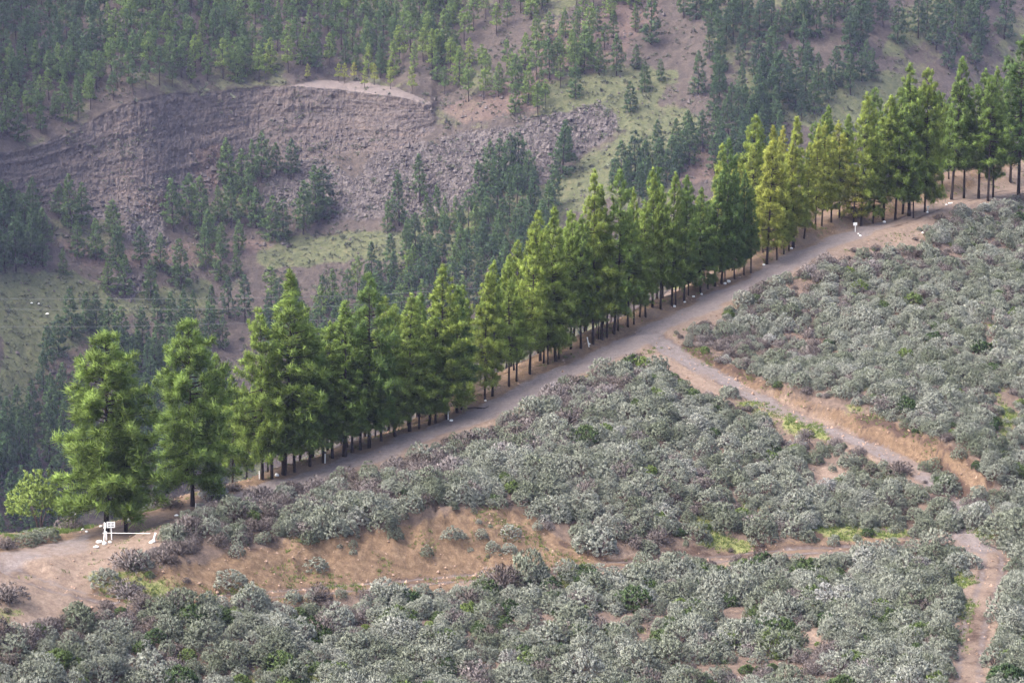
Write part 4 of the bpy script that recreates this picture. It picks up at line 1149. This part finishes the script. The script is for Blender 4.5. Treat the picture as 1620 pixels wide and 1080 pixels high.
v, f, tip = blades(cc, dr, rsz * rg.uniform(.4, .9, len(rsz)), .30 * rsz, rg)
M_FSCRUB = foliage_material("hillside_scrub_leaves", [(0.0, (0.10, 0.115, 0.075)), (1.0, (0.16, 0.16, 0.11))], 0.2, (0.6, 1.1), 1.0)
tag(put("hillside_scrub", mesh_np("hillside_scrub", v, f, M_FSCRUB, dict(tip=tip, var=np.repeat(np.repeat(ft, nbl), 3)))), kind="stuff")

# boulders and rubble lying on the far scree and terraces (uncountable)
rg = np.random.default_rng(38)
w9 = (np.clip(ms * 1.0 + .30 * mo_ + .5 * np.clip(mc - .3, 0, 1) * (bed > .7) + .05, 0, 1) * (BU > -50) * (BU < 1670) * (BV > -20) * (BV < 700)).ravel()
i = rg.choice(BU.size, 7500, p=w9 / w9.sum())
octv = np.array([(1, 0, 0), (-1, 0, 0), (0, 1, 0), (0, -1, 0), (0, 0, 1), (0, 0, -1)], float)
octf = np.array([(0, 2, 4), (2, 1, 4), (1, 3, 4), (3, 0, 4), (2, 0, 5), (1, 2, 5), (3, 1, 5), (0, 3, 5)])
sz = np.clip(rg.lognormal(-1.2, .55, len(i)), .10, 1.4)
v = (BP.reshape(-1, 3)[i][:, None] + octv[None] * sz[:, None, None] * rg.uniform(.5, 1.2, (len(i), 6, 3))).reshape(-1, 3)
f = (octf[None] + 6 * np.arange(len(i))[:, None, None]).reshape(-1, 3)
tag(put("rubble", mesh_np("rubble", v, f, plain("grey_rubble", (0.072, 0.063, 0.060), .9, .4, .6))), kind="stuff")

# loose stones on the banks and road edges (uncountable gravel)
rg = np.random.default_rng(28)
w8 = (np.clip(m_bank, 0, 1) + .5 * m_dirt * (DR > 2.2) + .04 * m_road + .5 * m_track * (DS < 3)) * (pu > -40) * (pu < 1660) * (pv < 1120) * (ROWS < 8)
i = rg.choice(len(fx), 3600, p=w8 / w8.sum())
gpos = np.stack([fx[i] + rg.uniform(-.2, .2, len(i)), fy[i] + rg.uniform(-.2, .2, len(i)), H[i]], 1)
octv = np.array([(1, 0, 0), (-1, 0, 0), (0, 1, 0), (0, -1, 0), (0, 0, 1), (0, 0, -1)], float)
octf = np.array([(0, 2, 4), (2, 1, 4), (1, 3, 4), (3, 0, 4), (2, 0, 5), (1, 2, 5), (3, 1, 5), (0, 3, 5)])
sz = np.clip(rg.lognormal(-2.75, .5, len(i)), .02, .22)
v = (gpos[:, None] + octv[None] * sz[:, None, None] * rg.uniform(.55, 1.2, (len(i), 6, 3))).reshape(-1, 3)
f = (octf[None] + 6 * np.arange(len(i))[:, None, None]).reshape(-1, 3)
tag(put("gravel", mesh_np("gravel", v, f, plain("loose_stone", (0.24, 0.17, 0.13), .9, 3.0, .5))), kind="stuff")

# ------------------------------------------------------------------ white painted stones, signs, barrier, cables
def stone_mesh(seed, big=1.0):
    rng = np.random.default_rng(seed)
    th, ph = np.meshgrid(np.linspace(0, 2 * math.pi, 13)[:-1], np.linspace(0.001, math.pi - .001, 8))
    d = np.stack([np.cos(th) * np.sin(ph), np.sin(th) * np.sin(ph), np.cos(ph)], -1).reshape(-1, 3)
    r = 0.75 + 0.5 * vnoise(d * 1.4 + seed, seed)
    vv = d * r[:, None] * rng.uniform(.75, 1.2, 3) * np.array([1, 1, .72])
    ff = []
    for a in range(7):
        for b in range(12):
            b2 = (b + 1) % 12
            ff.append((a * 12 + b, (a + 1) * 12 + b, (a + 1) * 12 + b2, a * 12 + b2))
    return mesh_np("stone", vv, ff, M_WHITE, None, True)
STONES = [stone_mesh(k) for k in range(5)]
SL = [(152, 866, 7, "white stone farthest down the road beside the barrier"), (157, 859, 8, "white rounded stone leaning on the barrier stones, second from left"), (165, 861, 8, "white stone at the foot of the tilted white post"), (174, 859, 6, "smaller white stone right of the tilted white post"),
      (205, 824, 7, "white flat stone at the foot of the second roadside trunk"), (279, 817, 6, "white stone alone on the road edge with a dark hollow behind"), (160, 834, 5, "small white stone left of the first trunk"), (131, 839, 6, "white stone under the purple bush on the verge"), (137, 842, 5, "small white stone beside the one under the purple verge bush"),
      (438, 753, 6, "white stone beside the fourth roadside trunk group, left of a pair"), (450, 751, 6, "white stone beside the fourth roadside trunk group, right of a pair"),
      (714, 667, 5, "white stone at the foot of the short white post halfway along the road"), (768, 635, 4, "small white stone below the pines where the row bends"), (932, 547, 4, "white stone near the leaning white stake"),
      (1067, 486, 4, "white stone on the road edge opposite the junction"), (1083, 479, 4, "white stone just above the one opposite the junction"), (1097, 471, 4, "white stone midway between the junction and the dark pines"), (1110, 466, 4, "white stone left of the pair under the dark pines"),
      (1147, 450, 5, "white stone under the tall dark pine, left of a pair"), (1153, 447, 5, "white stone under the tall dark pine, right of a pair"), (1208, 420, 5, "white stone under the yellow green spire topped pine"), (1252, 395, 4, "small white stone in the yellow green pines"),
      (1399, 352, 5, "white stone at the trunks beyond the square white sign"), (1358, 371, 3, "tiny white stone below the square white sign, left of two"), (1361, 374, 3, "tiny white stone below the square white sign, right of two"),
      (1497, 325, 4, "white stone in the row of three on the top dirt, left one"), (1502, 323, 4, "white stone in the row of three on the top dirt, middle one"), (1506, 322, 3, "white stone in the row of three on the top dirt, right one"), (1467, 337, 4, "white stone at the foot of the small white post on the hilltop"), (1460, 370, 3, "white stone lying in the scrub edge below the hilltop post"),
      (926, 866, 7, "white stone at the right end of the ochre bank"), (518, 852, 5, "white stone at the top of the ochre bank"), (1254, 705, 4, "white stone at the eroded edge of the side track"), (1310, 1062, 6, "white stone in the foreground scrub right of centre")]
for k, (u, v, wpx, lab) in enumerate(SL):
    q = on_hill(u, v)
    s = wpx * .55 / F * np.linalg.norm(q - [0, 0, CAM_Z])
    o = put("stone", STONES[k % 5], None, q + [0, 0, s * .35], k * 1.3, s)
    tag(o, lab, "stone", "white painted stones along the road")
for u, v, wpx, lab in ((50, 480, 4, "white boulder on the far grassy slope, left of a pair"), (61, 481, 4, "white boulder on the far grassy slope, right of a pair"), (75, 497, 5, "white boulder on the far slope below the pair"), (125, 525, 4, "white boulder by the dark far pines near the lowest cable")):
    q = on_far(u, v); s = wpx * .5 / F * np.linalg.norm(q - [0, 0, CAM_Z])
    tag(put("boulder", STONES[int(u) % 5], None, q + [0, 0, s * .5], 0, s), lab, "boulder", "white boulders on the far slope")

def post(parent, name, a, b, r, m):
    mb = MB(); mb.tube([a, (np.asarray(a) + b) / 2, b], [r, r, r], 8)
    return put(name, mb.mesh(name, m, False), parent)
def board(parent, name, c, size, M, m, marks=None):
    mb = MB(); mb.box((0, 0, 0), size, None)
    o = put(name, mb.mesh(name, m), parent); o.location = c; o.rotation_euler = M
    if marks:
        k = MB()
        for x, z, w_, h_ in marks: k.box((x, -size[1] / 2 - .006, z), (w_, .008, h_))
        put("lettering", k.mesh("lettering", M_DARK), o)
    return o
def root(name, q, lab, cat, group=None):
    o = put(name, None, None, q); tag(o, lab, cat, group); return o

# barrier: two white signs on posts, the bar, its rest on the other side
q = on_hill(163.5, 858)
r_ = root("sign", q, "white narrow tilted sign on a leaning white post at the barrier", "sign", "white signs at the barrier")
post(r_, "post", (0, 0, -.2), (.17, 0, 1.22), .05, M_WHITE)
board(r_, "board", (.16, -.07, 1.30), (.24, .04, .46), (0, R(8), R(-50)), M_WHITE, [(0, .1, .1, .06), (0, -.06, .11, .05)])
q = on_hill(177, 854)
r_ = root("sign", q, "white square sign with two lines of dark lettering at the barrier", "sign", "white signs at the barrier")
post(r_, "post", (0, 0, -.2), (-.03, 0, 1.05), .045, M_WHITE)
board(r_, "board", (-.03, -.08, 1.18), (.62, .04, .46), (0, R(2), R(10)), M_WHITE, [(-.13, .09, .19, .06), (.13, .09, .16, .06), (-.13, -.08, .18, .06), (.13, -.08, .19, .06)])
qa, qb = on_hill(168, 855) + [0, 0, .58], on_hill(238, 855) + [0, 0, .50]
r_ = root("barrier", qa, "thin white barrier pole swung out across the dirt road", "barrier")
post(r_, "bar", (-.25, 0, 0), qb - qa, .020, M_WHITE)
post(r_, "pivot_post", (0, .12, -.75), (0, .12, .08), .06, M_WHITE)
q = on_hill(243, 858)
r_ = root("barrier_rest", q, "white slanted post in a white footing where the barrier ends", "barrier rest")
post(r_, "post", (-.04, 0, 0), (.17, 0, .72), .075, M_WHITE)
mb = MB(); mb.tube([(-.36, 0, -.15), (-.05, 0, .06), (.12, 0, .14)], [.12, .15, .10], 8)
put("footing", mb.mesh("footing", M_WHITE, True), r_)
q = on_hill(213.5, 816)
r_ = root("box_post", q, "white post with a little white roofed dark box behind the second trunk", "marker post")
post(r_, "post", (0, 0, -.2), (-.02, 0, .95), .035, M_WHITE)
board(r_, "box", (-.02, 0, 1.02), (.30, .22, .16), (0, 0, R(15)), M_DARK)
board(r_, "lid", (.02, 0, 1.13), (.36, .28, .06), (0, R(4), R(15)), M_WHITE)
q = on_hill(115, 836)
r_ = root("sign", q + [0, .8, 0], "small white board standing behind the purple verge bush", "sign")
post(r_, "post", (0, 0, -.3), (0, 0, 1.0), .03, M_WHITE)
board(r_, "board", (0, -.04, 1.05), (.36, .04, .22), (0, 0, R(-10)), M_WHITE, [(0, 0, .14, .05)])
def stake(u, v, hh, lean, lab, cap=False):
    q = on_hill(u, v)
    r_ = root("stake", q, lab, "stake", "white stakes along the road")
    post(r_, "post", (0, 0, -.2), (lean, 0, hh), .045, M_WHITE)
    if cap: board(r_, "cap", (lean, 0, hh + .05), (.22, .16, .14), (0, 0, R(20)), M_DARK if cap == 2 else M_WHITE)
stake(309.5, 807, .55, .02, "thin white stake beside the third roadside trunk")
stake(410.5, 758, .7, 0, "white stake left of the fourth roadside trunk")
stake(514, 733, .85, .03, "white stake with a dark cap in front of the roadside pines", 2)
stake(709, 664, .70, 0, "short white stake with a white cap halfway along the road", 1)
stake(932.5, 549, .95, -.22, "leaning white stake in the shade where the row is dense")
q = on_hill(1353, 367)
r_ = root("sign", q, "blank square white sign on a post by the bend at the hilltop", "sign")
post(r_, "post", (0, 0, -.2), (0, 0, .75), .05, M_WHITE)
board(r_, "board", (-.03, -.07, .85), (.42, .05, .32), (0, 0, R(10)), M_WHITE)
q = on_hill(1467.5, 336)
r_ = root("sign", q, "small white sign with a short post on the hilltop before the scrub", "sign")
post(r_, "post", (0, 0, -.2), (.02, 0, .55), .05, M_WHITE)
board(r_, "board", (.02, -.06, .62), (.30, .05, .16), (0, 0, 0), M_WHITE)

# fallen branch on the road edge
q = on_hill(755, 648)
mb = MB(); mb.tube([(-.9, 0, .04), (-.2, .1, .12), (.6, 0, .06), (1.0, .2, .2)], [.05, .06, .05, .02], 5); mb.tube([(.1, .05, .1), (.5, -.4, .15)], [.04, .015], 5)
tag(put("fallen_branch", mb.mesh("fallen_branch", M_BARK, True), None, q), "dead fallen branch on the road edge under the pines", "branch")

# three cables across the valley
for pts_, lab in (([(-260, 470), (0, 472.5), (250, 473), (540, 469), (673, 462), (820, 452), (1000, 437)], "thin pale overhead cable, highest of three across the valley"),
                  ([(-260, 486), (0, 489.5), (250, 490), (540, 485), (633, 478), (800, 467), (1000, 448)], "thin pale overhead cable, middle of three across the valley"),
                  ([(-260, 513), (0, 517), (250, 516), (540, 505), (700, 494), (850, 481), (1000, 466)], "thin pale overhead cable, lowest of three across the valley")):
    mb = MB()
    xs = np.linspace(-260, 1000, 60)
    ys = np.interp(xs, *zip(*pts_))
    ys = np.convolve(np.pad(ys, 5, mode='edge'), np.ones(11) / 11, 'valid')
    mb.tube([pix(x, y, 420) for x, y in zip(xs, ys)], .022, 5)
    tag(put("cable", mb.mesh("cable", M_WIRE)), lab, "cable", "overhead cables")

# ------------------------------------------------------------------ the air of the valley
hz = bpy.data.materials.new("valley_air"); hz.use_nodes = True
t = hz.node_tree
t.nodes.remove(t.nodes["Principled BSDF"])
pv_ = t.nodes.new("ShaderNodeVolumePrincipled")
pv_.inputs["Color"].default_value = (0.55, 0.60, 1.0, 1)
pv_.inputs["Density"].default_value = 0.00008
pv_.inputs["Anisotropy"].default_value = 0.1
t.links.new(pv_.outputs[0], t.nodes["Material Output"].inputs["Volume"])
mb = MB(); mb.box((10, 480, -40), (1000, 1080, 240))
tag(put("haze", mb.mesh("haze", hz)), kind="stuff")
